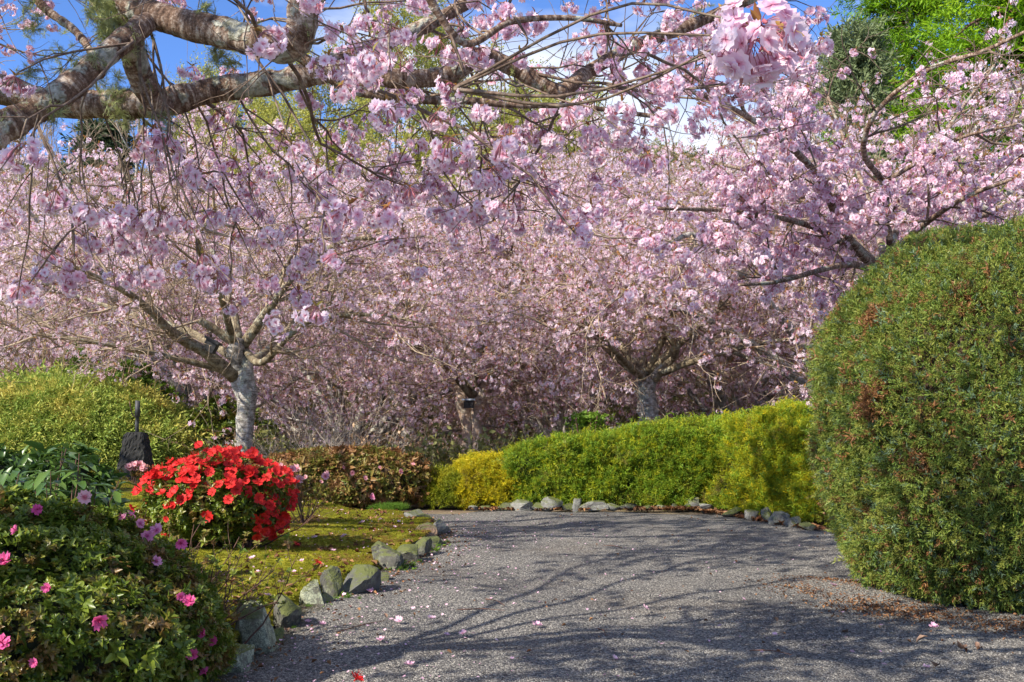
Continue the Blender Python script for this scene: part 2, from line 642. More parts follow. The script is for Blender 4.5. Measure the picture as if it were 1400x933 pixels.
# ------------------------------------------------------------------ materials of the place
PINK = [(0.87, 0.61, 0.75), (0.91, 0.74, 0.84), (0.94, 0.84, 0.90), (0.89, 0.66, 0.77)]
M = dict(
    petal=petal_mat('cherry_petal', PINK, (0.74, 0.28, 0.42), 0.52),
    petal_white=petal_mat('white_petal', [(0.8, 0.76, 0.78), (0.85, 0.82, 0.84)], (0.75, 0.6, 0.62), 0.4),
    calyx=leaf_mat('cherry_bud_and_calyx', [(0.42, 0.12, 0.15), (0.56, 0.22, 0.27), (0.36, 0.18, 0.09)], trans=0.25),
    bronze=leaf_mat('bronze_young_leaf', [(0.34, 0.13, 0.05), (0.42, 0.22, 0.06), (0.26, 0.22, 0.05)], trans=0.35),
    red=petal_mat('red_azalea_petal', [(0.66, 0.018, 0.02), (0.80, 0.045, 0.04), (0.74, 0.03, 0.04)], (0.62, 0.03, 0.022), 0.3),
    hotpink=petal_mat('pink_azalea_petal', [(0.78, 0.12, 0.34), (0.82, 0.20, 0.45)], (0.6, 0.05, 0.2), 0.35),
    mauve=petal_mat('mauve_azalea_petal', [(0.78, 0.30, 0.48), (0.82, 0.38, 0.55)], (0.6, 0.12, 0.3), 0.35),
    palepink=petal_mat('pale_pink_azalea_petal', [(0.80, 0.38, 0.42), (0.84, 0.50, 0.52)], (0.7, 0.2, 0.25), 0.35),
    bark=bark_mat('cherry_bark', (0.045, 0.024, 0.015), (0.17, 0.105, 0.07), (0.50, 0.42, 0.34), 1.0, 0.75, 1.0),
    bark_grey=bark_mat('grey_cherry_bark', (0.06, 0.05, 0.04), (0.28, 0.255, 0.22), (0.60, 0.575, 0.53), 0.75, 0.7, 1.0),
    bark_rust=bark_mat('rusty_peeling_bark', (0.18, 0.115, 0.08), (0.50, 0.37, 0.27), (0.66, 0.58, 0.50), 0.8, 0.45, 0.7),
    mossy=bark_mat('mossy_limb_bark', (0.06, 0.045, 0.03), (0.20, 0.16, 0.10), (0.36, 0.32, 0.22), 0.7, 0.55, 0.8),
    twig=bark_mat('cherry_twig', (0.07, 0.045, 0.032), (0.16, 0.11, 0.08), (0.28, 0.22, 0.16), 0.6, 0.15, 0.2),
    twig_grey=bark_mat('grey_twig', (0.17, 0.125, 0.085), (0.33, 0.25, 0.17), (0.48, 0.39, 0.29), 0.6, 0.2, 0.2),
    lichen=leaf_mat('beard_lichen', [(0.46, 0.50, 0.20), (0.36, 0.40, 0.15), (0.56, 0.60, 0.34)], trans=0.3, spec=0.05),
    topiary=leaf_mat('topiary_scale_leaf', [(0.06, 0.12, 0.022), (0.13, 0.20, 0.032), (0.24, 0.29, 0.05), (0.14, 0.22, 0.055)],
                     (0.20, 0.095, 0.035), 0.25, 0.5, 0.25, 3.2, (0.62, 0.74)),
    topiary_blue=leaf_mat('bluish_scale_leaf', [(0.11, 0.18, 0.09), (0.18, 0.26, 0.15)], trans=0.25),
    topiary_gold=leaf_mat('golden_green_scale_leaf', [(0.28, 0.29, 0.05), (0.20, 0.25, 0.045)], trans=0.25),
    dead=leaf_mat('dead_brown_scale_leaf', [(0.20, 0.085, 0.03), (0.30, 0.15, 0.06), (0.12, 0.05, 0.02)], trans=0.15),
    hedge_green=leaf_mat('hedge_green_leaf', [(0.10, 0.19, 0.015), (0.20, 0.32, 0.025), (0.30, 0.39, 0.035)], (0.20, 0.15, 0.05), 0.3, 0.5, 0.2, 3.0, (0.58, 0.72)),
    hedge_gold=leaf_mat('hedge_golden_leaf', [(0.42, 0.38, 0.015), (0.60, 0.48, 0.015), (0.30, 0.33, 0.02)], (0.26, 0.19, 0.04), 0.3, 0.5, 0.2, 3.5, (0.58, 0.72)),
    hedge_lime=leaf_mat('hedge_lime_leaf', [(0.30, 0.36, 0.015), (0.42, 0.42, 0.02), (0.20, 0.29, 0.02)], (0.22, 0.16, 0.05), 0.3, 0.5, 0.2, 3.0, (0.58, 0.74)),
    hedge_olive=leaf_mat('hedge_olive_leaf', [(0.12, 0.17, 0.012), (0.26, 0.29, 0.018), (0.07, 0.12, 0.012)], (0.36, 0.34, 0.02), 0.3, 0.5, 0.2, 4.0, (0.5, 0.6)),
    mound=leaf_mat('golden_mound_leaf', [(0.15, 0.25, 0.04), (0.32, 0.41, 0.08), (0.46, 0.49, 0.10)], (0.56, 0.48, 0.11), 0.3, 0.5, 0.2, 1.2, (0.5, 0.7)),
    azalea=leaf_mat('azalea_leaf', [(0.06, 0.11, 0.015), (0.14, 0.20, 0.022), (0.27, 0.32, 0.04)], (0.20, 0.12, 0.035), 0.3, 0.36, 0.45, 5.0, (0.54, 0.66)),
    azalea_rust=leaf_mat('rusty_azalea_leaf', [(0.11, 0.15, 0.025), (0.20, 0.20, 0.035), (0.27, 0.15, 0.05)], (0.30, 0.15, 0.06), 0.25, 0.45, 0.35, 2.5, (0.45, 0.6)),
    rhodo=leaf_mat('rhododendron_leaf', [(0.04, 0.09, 0.022), (0.07, 0.14, 0.028), (0.13, 0.21, 0.04)], trans=0.2, rough=0.3, spec=0.5),
    stem=plain('brown_stem', (0.12, 0.06, 0.04), 0.8, var=0.4),
    litter=leaf_mat('dry_leaf_litter', [(0.22, 0.085, 0.035), (0.12, 0.05, 0.025), (0.32, 0.17, 0.08), (0.18, 0.11, 0.07)], trans=0.1, spec=0.1),
    fallen=petal_mat('fallen_petal', [(0.75, 0.45, 0.58), (0.82, 0.62, 0.70)], (0.7, 0.3, 0.45), 0.2),
    willow=leaf_mat('willow_catkin_and_leaf', [(0.34, 0.36, 0.06), (0.46, 0.44, 0.09), (0.26, 0.30, 0.06)], trans=0.35),
    willow_twig=plain('yellow_willow_twig', (0.30, 0.27, 0.09), 0.7),
    conifer_lime=leaf_mat('lime_conifer_leaf', [(0.10, 0.24, 0.006), (0.22, 0.40, 0.012), (0.34, 0.50, 0.02)], (0.07, 0.16, 0.008), 0.35, 0.5, 0.2, 0.8, (0.45, 0.6)),
    conifer_dark=leaf_mat('dark_conifer_leaf', [(0.03, 0.055, 0.022), (0.06, 0.09, 0.035), (0.09, 0.12, 0.05)], trans=0.2),
    juniper=leaf_mat('grey_green_conifer_leaf', [(0.14, 0.18, 0.075), (0.20, 0.25, 0.11), (0.10, 0.14, 0.06)], trans=0.2),
    shrub_lime=leaf_mat('lime_shrub_leaf', [(0.10, 0.20, 0.02), (0.20, 0.32, 0.03)], trans=0.35),
    brush_tan=leaf_mat('tan_brush', [(0.36, 0.27, 0.16), (0.48, 0.37, 0.22), (0.28, 0.20, 0.12)], trans=0.1),
    brush_olive=leaf_mat('olive_brush', [(0.17, 0.18, 0.05), (0.25, 0.25, 0.08), (0.11, 0.13, 0.04)], trans=0.25),
    brush_grey=leaf_mat('grey_bare_brush', [(0.34, 0.29, 0.24), (0.46, 0.40, 0.33), (0.26, 0.21, 0.16)], trans=0.0),
    brush_rust=leaf_mat('russet_brush', [(0.36, 0.20, 0.11), (0.46, 0.30, 0.17), (0.30, 0.22, 0.12)], trans=0.1),
    grass=leaf_mat('grass_blade', [(0.10, 0.22, 0.02), (0.18, 0.32, 0.03)], trans=0.3),
    moss_tuft=leaf_mat('moss_frond', [(0.20, 0.23, 0.02), (0.36, 0.33, 0.03), (0.14, 0.18, 0.018)], (0.30, 0.20, 0.05), 0.25, 0.7, 0.1, 2.0, (0.5, 0.62)),
)


# ------------------------------------------------------------------ small source meshes (shared by many copies)
def petal(L, W, cup, notch=0.18):
    """Petal along +X in the XY plane, cupped up in Z."""
    v = np.array([(0.04 * L, 0, 0), (0.55 * L, -0.5 * W, 0.18 * cup), (0.55 * L, 0.5 * W, 0.18 * cup), (0.55 * L, 0, 0.02 * cup),
                  (0.95 * L, -0.33 * W, 0.75 * cup), (0.95 * L, 0.33 * W, 0.75 * cup), ((1 - notch) * L, 0, 0.55 * cup)])
    f3 = np.array([(0, 1, 3), (0, 3, 2)])
    f4 = np.array([(1, 4, 6, 3), (3, 6, 5, 2)])
    a = np.array([(0, 0, 0), (.5, 0, 0), (.5, 0, 0), (.45, 0, 0), (1, 0, 0), (1, 0, 0), (.9, 0, 0)])
    return v, [f3, f4], a


def rotm(axis, a):
    return np.array(Matrix.Rotation(a, 3, axis))


def frame_z(nv):
    nv = np.asarray(nv, float) / np.linalg.norm(nv)
    h = np.array((1, 0, 0.0)) if abs(nv[0]) < 0.8 else np.array((0, 1, 0.0))
    u = np.cross(h, nv)
    u /= np.linalg.norm(u)
    return np.stack([u, np.cross(nv, u), nv], 1)


def add_flower(mb, c, nv, rad, rng, whorls=((5, 1.0, 0.9),), wide=0.95, slot=0):
    B = frame_z(nv)
    tone = rng.uniform()
    for k, (num, sz, cup) in enumerate(whorls):
        ph = rng.uniform(0, 6.28)
        for i in range(num):
            v, f, a = petal(rad * sz * rng.uniform(0.88, 1.1), rad * sz * wide * rng.uniform(0.85, 1.1), rad * cup * rng.uniform(0.1, 1.0))
            a = a.copy()
            a[:, 1] = np.clip(tone + rng.uniform(-0.15, 0.15), 0, 1)
            v = v @ rotm('X', rng.uniform(-0.25, 0.25)).T
            v = v @ rotm('Z', ph + i * 2 * math.pi / num + rng.uniform(-.12, .12)).T
            mb.add(v @ B.T + c + np.asarray(nv) * 0.002 * k, f, a, slot)


def leaf_geo(L, W, fold=0.2, droop=0.15):
    v = np.array([(0, 0, 0), (0.35 * L, -0.5 * W, fold * W), (0.35 * L, 0.5 * W, fold * W), (0.38 * L, 0, 0),
                  (0.75 * L, -0.36 * W, fold * W * 0.7 - droop * L * 0.5), (0.75 * L, 0.36 * W, fold * W * 0.7 - droop * L * 0.5), (0.75 * L, 0, -droop * L * 0.5),
                  (L, 0, -droop * L)])
    return v, [np.array([(0, 1, 3), (0, 3, 2), (4, 7, 6), (6, 7, 5)]), np.array([(1, 4, 6, 3), (3, 6, 5, 2)])]


def make_cluster(i, near, white=False):
    """A hanging cluster of cherry blossom, about 9 cm across; origin at the twig."""
    rng = np.random.default_rng(100 + i + (50 if near else 0))
    mb = MB()
    nf = rng.integers(11, 16) if near else rng.integers(6, 9)
    cen = np.array((0, 0, -0.032))
    for k in range(nf):
        th = rng.uniform(0, 6.28)
        ph = rng.uniform(-0.9, 0.75)
        nv = np.array((math.cos(th) * math.cos(ph), math.sin(th) * math.cos(ph), math.sin(ph) - 0.15))
        nv /= np.linalg.norm(nv)
        c = cen + nv * (np.array((0.050, 0.038, 0.030)) if near else np.array((0.036, 0.036, 0.026))) * rng.uniform(0.75, 1.35)
        if near:
            add_flower(mb, c, nv, 0.0225 * rng.uniform(0.85, 1.15), rng, ((5, 1.0, 0.35), (3, 0.66, 0.7)), 0.88)
            pts = curve(np.array([(0, 0, 0), (c * 0.5 + np.array((0, 0, 0.006))), c - nv * 0.004]), 4)
            tubes(mb, pts[None], np.full((1, 4), 0.0008), 3, 1, rng=rng)
            tubes(mb, np.stack([c - nv * 0.011, c - nv * 0.006, c + nv * 0.001])[None], np.array([[0.0009, 0.0024, 0.002]]), 4, 1, rng=rng)
        else:
            B = frame_z(nv)
            ph0 = rng.uniform(0, 6.28)
            tone = rng.uniform()
            for q in range(5):
                a = ph0 + q * 1.2566
                r_ = 0.0205 * rng.uniform(0.85, 1.15)
                w = 0.42
                v = np.array([(0, 0, 0), (math.cos(a - w) * r_ * .8, math.sin(a - w) * r_ * .8, .005), (math.cos(a) * r_, math.sin(a) * r_, .009 * rng.uniform(0, 1.2)),
                              (math.cos(a + w) * r_ * .8, math.sin(a + w) * r_ * .8, .005)])
                mb.add(v @ B.T + c, np.array([(0, 1, 2, 3)]), np.array([(0.1, tone, 0), (.8, tone, 0), (1, tone, 0), (.8, tone, 0)]))
    for k in range(rng.integers(2, 6) if near else 2):             # buds on drooping stalks
        th = rng.uniform(0, 6.28)
        e = np.array((math.cos(th) * 0.035, math.sin(th) * 0.035, -0.03 - rng.uniform(0, 0.035)))
        p = curve(np.array([(0, 0, 0), e * 0.55 + np.array((0, 0, .008)), e]), 5)
        tubes(mb, p[None], np.array([[.001, .001, .0012, .0045, .0015]]) * (1 if near else 1.5), 4 if near else 3, 1, rng=rng)
    for k in range(rng.integers(1, 4) if near else rng.integers(4, 7)):             # young bronze leaves at the base
        v, f = leaf_geo(0.032 * rng.uniform(.6, 1.2), 0.011, 0.35, 0.1)
        v = v @ rotm('Y', -rng.uniform(-0.2, 1.0)).T @ rotm('Z', rng.uniform(0, 6.28)).T
        mb.add(v, f, None, 2)
    return mb.build('cluster', [M['petal_white' if white else 'petal'], M['calyx'], M['bronze']])


CL_NEAR = [make_cluster(i, True) for i in range(7)]
CL_FAR = [make_cluster(i, False) for i in range(6)]
CL_WHITE = [make_cluster(i + 20, False, True) for i in range(3)]


def make_spray(seed, mat, n=11, curve_=0.25, wide=0.5, blade=0.16, thick=0.055):
    """A feathery spray of scale leaves, unit length along +Z, slightly flattened."""
    rng = np.random.default_rng(seed)
    mb = MB()
    for k in range(n):
        t = (k + 0.5) / n
        s = 1 if k % 2 else -1
        base = np.array((0.03 * rng.standard_normal(), curve_ * t * t, 0.85 * t))
        ln = wide * (1 - 0.65 * t) * rng.uniform(0.7, 1.2)
        d = unit(np.array((s * rng.uniform(0.5, 1.0), rng.uniform(-0.55, 0.55), rng.uniform(0.7, 1.2))))
        w = unit(np.cross(d, rng.standard_normal(3))) * thick
        tip = base + d * ln
        m1, m2 = base + d * ln * 0.4, base + d * ln * 0.62
        v = np.array([base, m1 - w, m1 + w, tip])
        mb.add(v, np.array([(0, 1, 3, 2)]))
        d2 = unit(d + rng.standard_normal(3) * 0.7)       # side leaflet
        w2 = unit(np.cross(d2, rng.standard_normal(3))) * thick * 0.8
        b2 = m2
        mb.add(np.array([b2, b2 + d2 * blade - w2, b2 + d2 * blade + w2, b2 + d2 * blade * 2.2]), np.array([(0, 1, 3, 2)]))
    return mb.build('spray', mat, smooth=False)


def make_rosette(seed, mat, n=7, L=1.0, W=0.42, lift=0.6):
    """A whorl of small leaves at a shoot tip, +Z up, leaf length 1."""
    rng = np.random.default_rng(seed)
    mb = MB()
    for k in range(n):
        v, f = leaf_geo(L * rng.uniform(0.65, 1.1), W * rng.uniform(0.8, 1.15), 0.3, rng.uniform(0.0, 0.35))
        v = v @ rotm('X', rng.uniform(-.4, .4)).T @ rotm('Y', -rng.uniform(lift - 0.5, lift + 0.4)).T @ rotm('Z', k * 2.4 + rng.uniform(-.3, .3)).T
        v[:, 2] += -0.06 * k
        mb.add(v, f)
    return mb.build('rosette', mat)


def make_azalea_flower(seed, mat, rad=0.034, double=False):
    """A funnel of five pointed petals facing +Z, with stamens."""
    rng = np.random.default_rng(seed)
    mb = MB()
    add_flower(mb, np.array((0, 0, 0.0)), np.array((0, 0, 1.0)), rad, rng, ((5, 1.0, 1.0), (4, .7, 1.2)) if double else ((5, 1.0, 0.75),), 0.92)
    add = []
    for k in range(5):
        a = rng.uniform(0, 6.28)
        add.append([(0, 0, 0), (math.cos(a) * .25 * rad, math.sin(a) * .25 * rad, .5 * rad), (math.cos(a) * .4 * rad, math.sin(a) * .4 * rad, .95 * rad)])
    n0 = mb.n
    tubes(mb, np.array(add), np.full((5, 3), 0.0009), 3, 0, rng=rng)
    tubes(mb, np.array([[(0, 0, -0.6 * rad), (0, 0, -0.2 * rad), (0, 0, 0.06 * rad)]]), np.array([[.08 * rad, .11 * rad, .3 * rad]]), 5, 0, rng=rng)
    return mb.build('azalea_flower', mat)


def make_wisp(seed, mat, n=26, L=1.0, spread=0.5, r=0.006, leaves=0, leaf_mat_=None, leaf=0.05, up=0.6):
    """A bunch of thin bare shoots from one root, unit height, with optional small leaves."""
    rng = np.random.default_rng(seed)
    mb = MB()
    D = rng.standard_normal((n, 3)) * np.array((spread, spread, 0.15)) + np.array((0, 0, up))
    a = shoot(np.zeros((n, 3)), D, L * rng.uniform(0.6, 1.1, n), 5, 0.14, 0.0, rng)
    tubes(mb, a, np.linspace(1, .4, 5)[None] * r * np.ones((n, 1)), 3, 0, rng=rng)
    p, T = along(a, rng.uniform(0.25, 0.95, (n, 5)))
    p, T = p.reshape(-1, 3), T.reshape(-1, 3)
    b = shoot(p, side_dirs(T, rng.uniform(.4, 1.1, len(p)), rng, 1.0), L * 0.33 * rng.uniform(.5, 1.2, len(p)), 4, 0.18, 0.0, rng)
    tubes(mb, b, np.linspace(.6, .3, 4)[None] * r * np.ones((len(b), 1)), 3, 0, rng=rng)
    mats = [mat]
    if leaves:
        mats.append(leaf_mat_ or mat)
        q, T = along(b, rng.uniform(0.2, 1.0, (len(b), leaves)))
        q, T = q.reshape(-1, 3), T.reshape(-1, 3)
        d = unit(T * 0.5 + rng.standard_normal(T.shape))
        w = unit(np.cross(d, rng.standard_normal(d.shape))) * leaf * 0.35
        ln = leaf * rng.uniform(.6, 1.3, (len(q), 1))
        V = np.stack([q, q + d * ln * .5 - w, q + d * ln, q + d * ln * .5 + w], 1)
        mb.add(V, np.arange(len(q) * 4).reshape(-1, 4), None, 1)
    return mb.build('wisp', mats)


SPR = {k: [make_spray(300 + 7 * i + s, M[k]) for s in range(2)] for i, k in enumerate(
    ['topiary', 'topiary_blue', 'topiary_gold', 'dead', 'hedge_green', 'hedge_gold', 'hedge_lime', 'hedge_olive', 'conifer_dark', 'juniper'])}
for i, k in enumerate(['hedge_green', 'hedge_gold', 'hedge_lime', 'hedge_olive']):
    SPR[k] = [make_spray(380 + 7 * i + s, M[k], 15, .3, .42, .12, .034) for s in range(2)]
for i, k in enumerate(['topiary', 'topiary_blue', 'topiary_gold']):
    SPR[k] = [make_spray(440 + 7 * i + s, M[k], 13, .25, .45, .14, .042) for s in range(2)]
SPR_MOUND = [make_spray(400 + s, M['mound'], 12, 0.55, 0.4, 0.13, 0.045) for s in range(3)]
SPR_LIME = [make_spray(420 + s, M['conifer_lime'], 16, 0.7, 0.34, 0.12, 0.035) for s in range(3)]
ROS = {k: [make_rosette(500 + s, M[k]) for s in range(4)] for k in ('azalea', 'azalea_rust', 'shrub_lime')}

# ------------------------------------------------------------------ the land
LEFT_EDGE = np.array([(-1.35, -6), (-1.35, 2.0), (-1.28, 4.2), (-1.2, 5.0), (-1.16, 5.6), (-1.14, 6.3), (-0.98, 6.85), (-0.86, 7.7), (-0.74, 8.4), (-0.64, 9.2), (-0.66, 10.1), (-1.0, 10.9), (-1.5, 11.3), (-2.1, 11.9)])
RIGHT_EDGE = np.array([(6.5, -6), (6.5, 2.0), (6.5, 4.2), (6.3, 5.0), (6.0, 5.6), (5.5, 6.3), (4.8, 6.85), (3.9, 7.7), (3.3, 8.4), (3.0, 9.2), (2.8, 10.1), (2.55, 10.9), (2.25, 11.6), (1.9, 12.6)])


def land_mats():
    # soil and leaf mould
    m, n, l, out = nodes('soil')
    geo = n.new('ShaderNodeNewGeometry')
    v = geo.outputs['Position']
    c1 = ramp(n, [(0.3, (0.10, 0.07, 0.045)), (0.5, (0.20, 0.145, 0.09)), (0.7, (0.26, 0.21, 0.12))])
    l.new(noise(n, l, v, 1.7, 8, 0.7), c1.inputs[0])
    b = n.new('ShaderNodeBsdfPrincipled')
    l.new(c1.outputs[0], b.inputs['Base Color'])
    b.inputs['Roughness'].default_value = 0.95
    bp = n.new('ShaderNodeBump')
    bp.inputs['Strength'].default_value = 0.8
    bp.inputs['Distance'].default_value = 0.03
    l.new(noise(n, l, v, 30, 6, 0.7), bp.inputs['Height'])
    l.new(bp.outputs[0], b.inputs['Normal'])
    l.new(b.outputs[0], out.inputs['Surface'])
    M['soil'] = m
    # moss
    m, n, l, out = nodes('moss')
    geo = n.new('ShaderNodeNewGeometry')
    v = geo.outputs['Position']
    n1 = noise(n, l, v, 2.6, 6, 0.65)
    c1 = ramp(n, [(0.34, (0.055, 0.045, 0.022)), (0.43, (0.12, 0.125, 0.022)), (0.55, (0.27, 0.27, 0.025)), (0.72, (0.38, 0.34, 0.03))])
    l.new(n1, c1.inputs[0])
    n2 = noise(n, l, v, 60, 4, 0.6)
    c2 = ramp(n, [(0.3, (0.6, 0.6, 0.6)), (0.7, (1.25, 1.25, 1.2))])
    l.new(n2, c2.inputs[0])
    c = mixc(n, l, 1.0, c1.outputs[0], c2.outputs[0], 'MULTIPLY')
    b = n.new('ShaderNodeBsdfPrincipled')
    l.new(c, b.inputs['Base Color'])
    b.inputs['Roughness'].default_value = 0.95
    b.inputs['Specular IOR Level'].default_value = 0.1
    bp = n.new('ShaderNodeBump')
    bp.inputs['Strength'].default_value = 0.9
    bp.inputs['Distance'].default_value = 0.02
    l.new(mathn(n, l, 'ADD', noise(n, l, v, 18, 5, 0.6), mathn(n, l, 'MULTIPLY', n2, 0.5)), bp.inputs['Height'])
    l.new(bp.outputs[0], b.inputs['Normal'])
    l.new(b.outputs[0], out.inputs['Surface'])
    M['moss'] = m
    # gravel
    m, n, l, out = nodes('gravel')
    geo = n.new('ShaderNodeNewGeometry')
    v = geo.outputs['Position']
    vo = n.new('ShaderNodeTexVoronoi')
    vo.inputs['Scale'].default_value = 120
    l.new(v, vo.inputs['Vector'])
    sepc = n.new('ShaderNodeSeparateColor')
    l.new(vo.outputs['Color'], sepc.inputs[0])
    c1 = ramp(n, [(0.0, (0.035, 0.034, 0.034)), (0.35, (0.12, 0.116, 0.112)), (0.75, (0.25, 0.24, 0.22)), (1.0, (0.50, 0.475, 0.42))])
    l.new(sepc.outputs[0], c1.inputs[0])
    n3 = noise(n, l, v, 0.9, 6, 0.65)
    dirt = ramp(n, [(0.5, (0, 0, 0)), (0.72, (1, 1, 1))])
    l.new(n3, dirt.inputs[0])
    c = mixc(n, l, mathn(n, l, 'MULTIPLY', dirt.outputs[0], 0.5), c1.outputs[0], (0.19, 0.155, 0.115))
    wm = n.new('ShaderNodeMapping')                     # trodden tracks along the path, paler and darker
    wm.inputs['Scale'].default_value = (1.0, .35, 1.0)
    l.new(v, wm.inputs['Vector'])
    wr = ramp(n, [(0.35, (.74, .74, .76)), (0.62, (1.16, 1.15, 1.12))])
    l.new(noise(n, l, wm.outputs[0], 1.7, 6, .6), wr.inputs[0])
    c = mixc(n, l, 1.0, c, wr.outputs[0], 'MULTIPLY')
    edge = n.new('ShaderNodeAttribute')                 # worn earth and bits of moss near the kerb stones
    edge.attribute_name = 'edge'
    n6 = noise(n, l, v, 5, 5, 0.7)
    er = ramp(n, [(0.45, (0, 0, 0)), (0.7, (1, 1, 1))])
    l.new(mathn(n, l, 'MULTIPLY', mathn(n, l, 'ADD', n6, 0.25), edge.outputs['Fac']), er.inputs[0])
    c = mixc(n, l, er.outputs[0], c, (0.075, 0.065, 0.03))
    b = n.new('ShaderNodeBsdfPrincipled')
    l.new(c, b.inputs['Base Color'])
    b.inputs['Roughness'].default_value = 0.85
    b.inputs['Specular IOR Level'].default_value = 0.3
    bp = n.new('ShaderNodeBump')
    bp.inputs['Strength'].default_value = 1.0
    bp.inputs['Distance'].default_value = 0.011
    hh = mathn(n, l, 'MULTIPLY_ADD', vo.outputs['Distance'], -0.9, mathn(n, l, 'MULTIPLY', sepc.outputs[1], 0.8))
    l.new(mathn(n, l, 'ADD', hh, mathn(n, l, 'MULTIPLY', noise(n, l, v, 25, 3, 0.6), 0.8)), bp.inputs['Height'])
    l.new(bp.outputs[0], b.inputs['Normal'])
    l.new(b.outputs[0], out.inputs['Surface'])
    M['gravel'] = m


land_mats()


def grid_faces(nx, ny):
    i, j = np.meshgrid(np.arange(nx - 1), np.arange(ny - 1))
    a = (j * nx + i).ravel()
    return np.stack([a, a + 1, a + nx + 1, a + nx], 1)


def sheet(name, xs, ys, dz, mat, kind='structure', fz=None, **kw):
    X, Y = np.meshgrid(xs, ys)
    Z = gz(X, Y) + dz if fz is None else fz(X, Y)
    return obj(name, mesh(name, np.stack([X, Y, Z], -1).reshape(-1, 3), [grid_faces(len(xs), len(ys))], mat), kind=kind, **kw)


gx = np.concatenate([np.linspace(-400, -60, 12)[:-1], np.linspace(-60, -8, 40)[:-1], np.linspace(-8, 8, 65)[:-1], np.linspace(8, 60, 40)[:-1], np.linspace(60, 400, 12)])
gy = np.concatenate([np.linspace(-60, -8, 14)[:-1], np.linspace(-8, 22, 100)[:-1], np.linspace(22, 110, 80)[:-1], np.linspace(110, 700, 16)])
sheet('ground', gx, gy, -0.03, M['soil'])

# gravel path between the two edge lines
t = np.linspace(0, len(LEFT_EDGE) - 1, 150)
le, re = curve(LEFT_EDGE, 150), curve(RIGHT_EDGE, 150)
u = np.linspace(0, 1, 60)
PX = le[:, None, 0] * (1 - u) + re[:, None, 0] * u
PY = le[:, None, 1] * (1 - u) + re[:, None, 1] * u
wob = 0.012 * np.sin(PX * 2.3 + 1) * np.sin(PY * 1.7) + 0.008 * np.sin(PX * 5.1 + PY * 3.3)
PZ = np.minimum(gz(PX, PY), 0.0) + wob - 0.05 * sstep(11.4, 12.6, PY)
edge = np.clip(1 - (u * (re[:, None, 0] - le[:, None, 0])) / 0.45, 0, 1)
me = mesh('path', np.stack([PX, PY, PZ], -1).reshape(-1, 3), [grid_faces(60, 150)], M['gravel'], {'edge': ('FLOAT', edge.ravel())})
obj('path', me, kind='structure')

# mossy bed on the left of the path
wid = np.linspace(0, 1, 70) ** 1.6
BX = le[:, None, 0] - 0.02 - wid * 7.0
BY = le[:, None, 1] + 0 * wid


def bed_z(x, y, w):
    return gz(x, y) + 0.05 * sstep(0, 0.02, w) + 0.012 * np.sin(x * 4 + y * 2.7) + 0.010 * np.sin(y * 6.1 - x * 3) + 0.02


BZ = bed_z(BX, BY, wid)
obj('moss_lawn', mesh('moss_lawn', np.stack([BX, BY, BZ], -1).reshape(-1, 3), [grid_faces(70, 150)[:, ::-1]], M['moss']), kind='structure')


def bed(x, y):
    return float(gz(x, y)) + 0.07


# loose gravel chips on the near part of the path
def chip(seed, mat):
    rng = np.random.default_rng(seed)
    v = np.array([(1, 0, 0), (-1, 0, 0), (0, 1, 0), (0, -1, 0), (0, 0, .7), (0, 0, -.5)]) * rng.uniform(0.7, 1.2, (6, 1)) + rng.standard_normal((6, 3)) * 0.15
    f = np.array([(0, 2, 4), (2, 1, 4), (1, 3, 4), (3, 0, 4), (2, 0, 5), (1, 2, 5), (3, 1, 5), (0, 3, 5)])
    return mesh('chip', v, [f], mat, smooth=False)


chip_m = leaf_mat('gravel_chip', [(0.035, 0.034, 0.034), (0.11, 0.107, 0.103), (0.24, 0.23, 0.21), (0.48, 0.455, 0.40)], trans=0, rough=0.85)
CH = [chip(i, chip_m) for i in range(5)]
n = 60000
yy = 4.2 + R.uniform(0, 1, n) ** 1.5 * 5.5
ex = np.interp(yy, le[:, 1], le[:, 0])
xx = ex + 0.03 + R.uniform(0, 1, n) * (3.9 - ex)
zz = 0.012 * np.sin(xx * 2.3 + 1) * np.sin(yy * 1.7) + 0.008 * np.sin(xx * 5.1 + yy * 3.3) + 0.001
scatter('loose_gravel', CH, np.stack([xx, yy, zz], 1), R.uniform(0, 6.28, (n, 3)), R.uniform(0.0022, 0.0052, n), kind='stuff',
        label='loose grey gravel chips strewn over the path', cat='gravel')

# moss fronds on the bed near the kerb
n = 26000
yy = R.uniform(4.5, 12.2, n)
ww = R.uniform(0, 1, n) ** 1.6
ex = np.interp(yy, le[:, 1], le[:, 0])
xx = ex - 0.04 - ww * 3.0
zz = bed_z(xx, yy, 0.1)
MT = [make_wisp(700 + i, M['moss_tuft'], 9, 1.0, 0.8, 0.05, 1, M['moss_tuft'], 0.3) for i in range(3)]
scatter('moss', MT, np.stack([xx, yy, zz - 0.004], 1), np.stack([R.normal(0, .2, n), R.normal(0, .2, n), R.uniform(0, 6.28, n)], 1), R.uniform(0.010, 0.024, n),
        kind='stuff', label='short yellow-green moss fronds carpeting the bed beside the path', cat='moss')

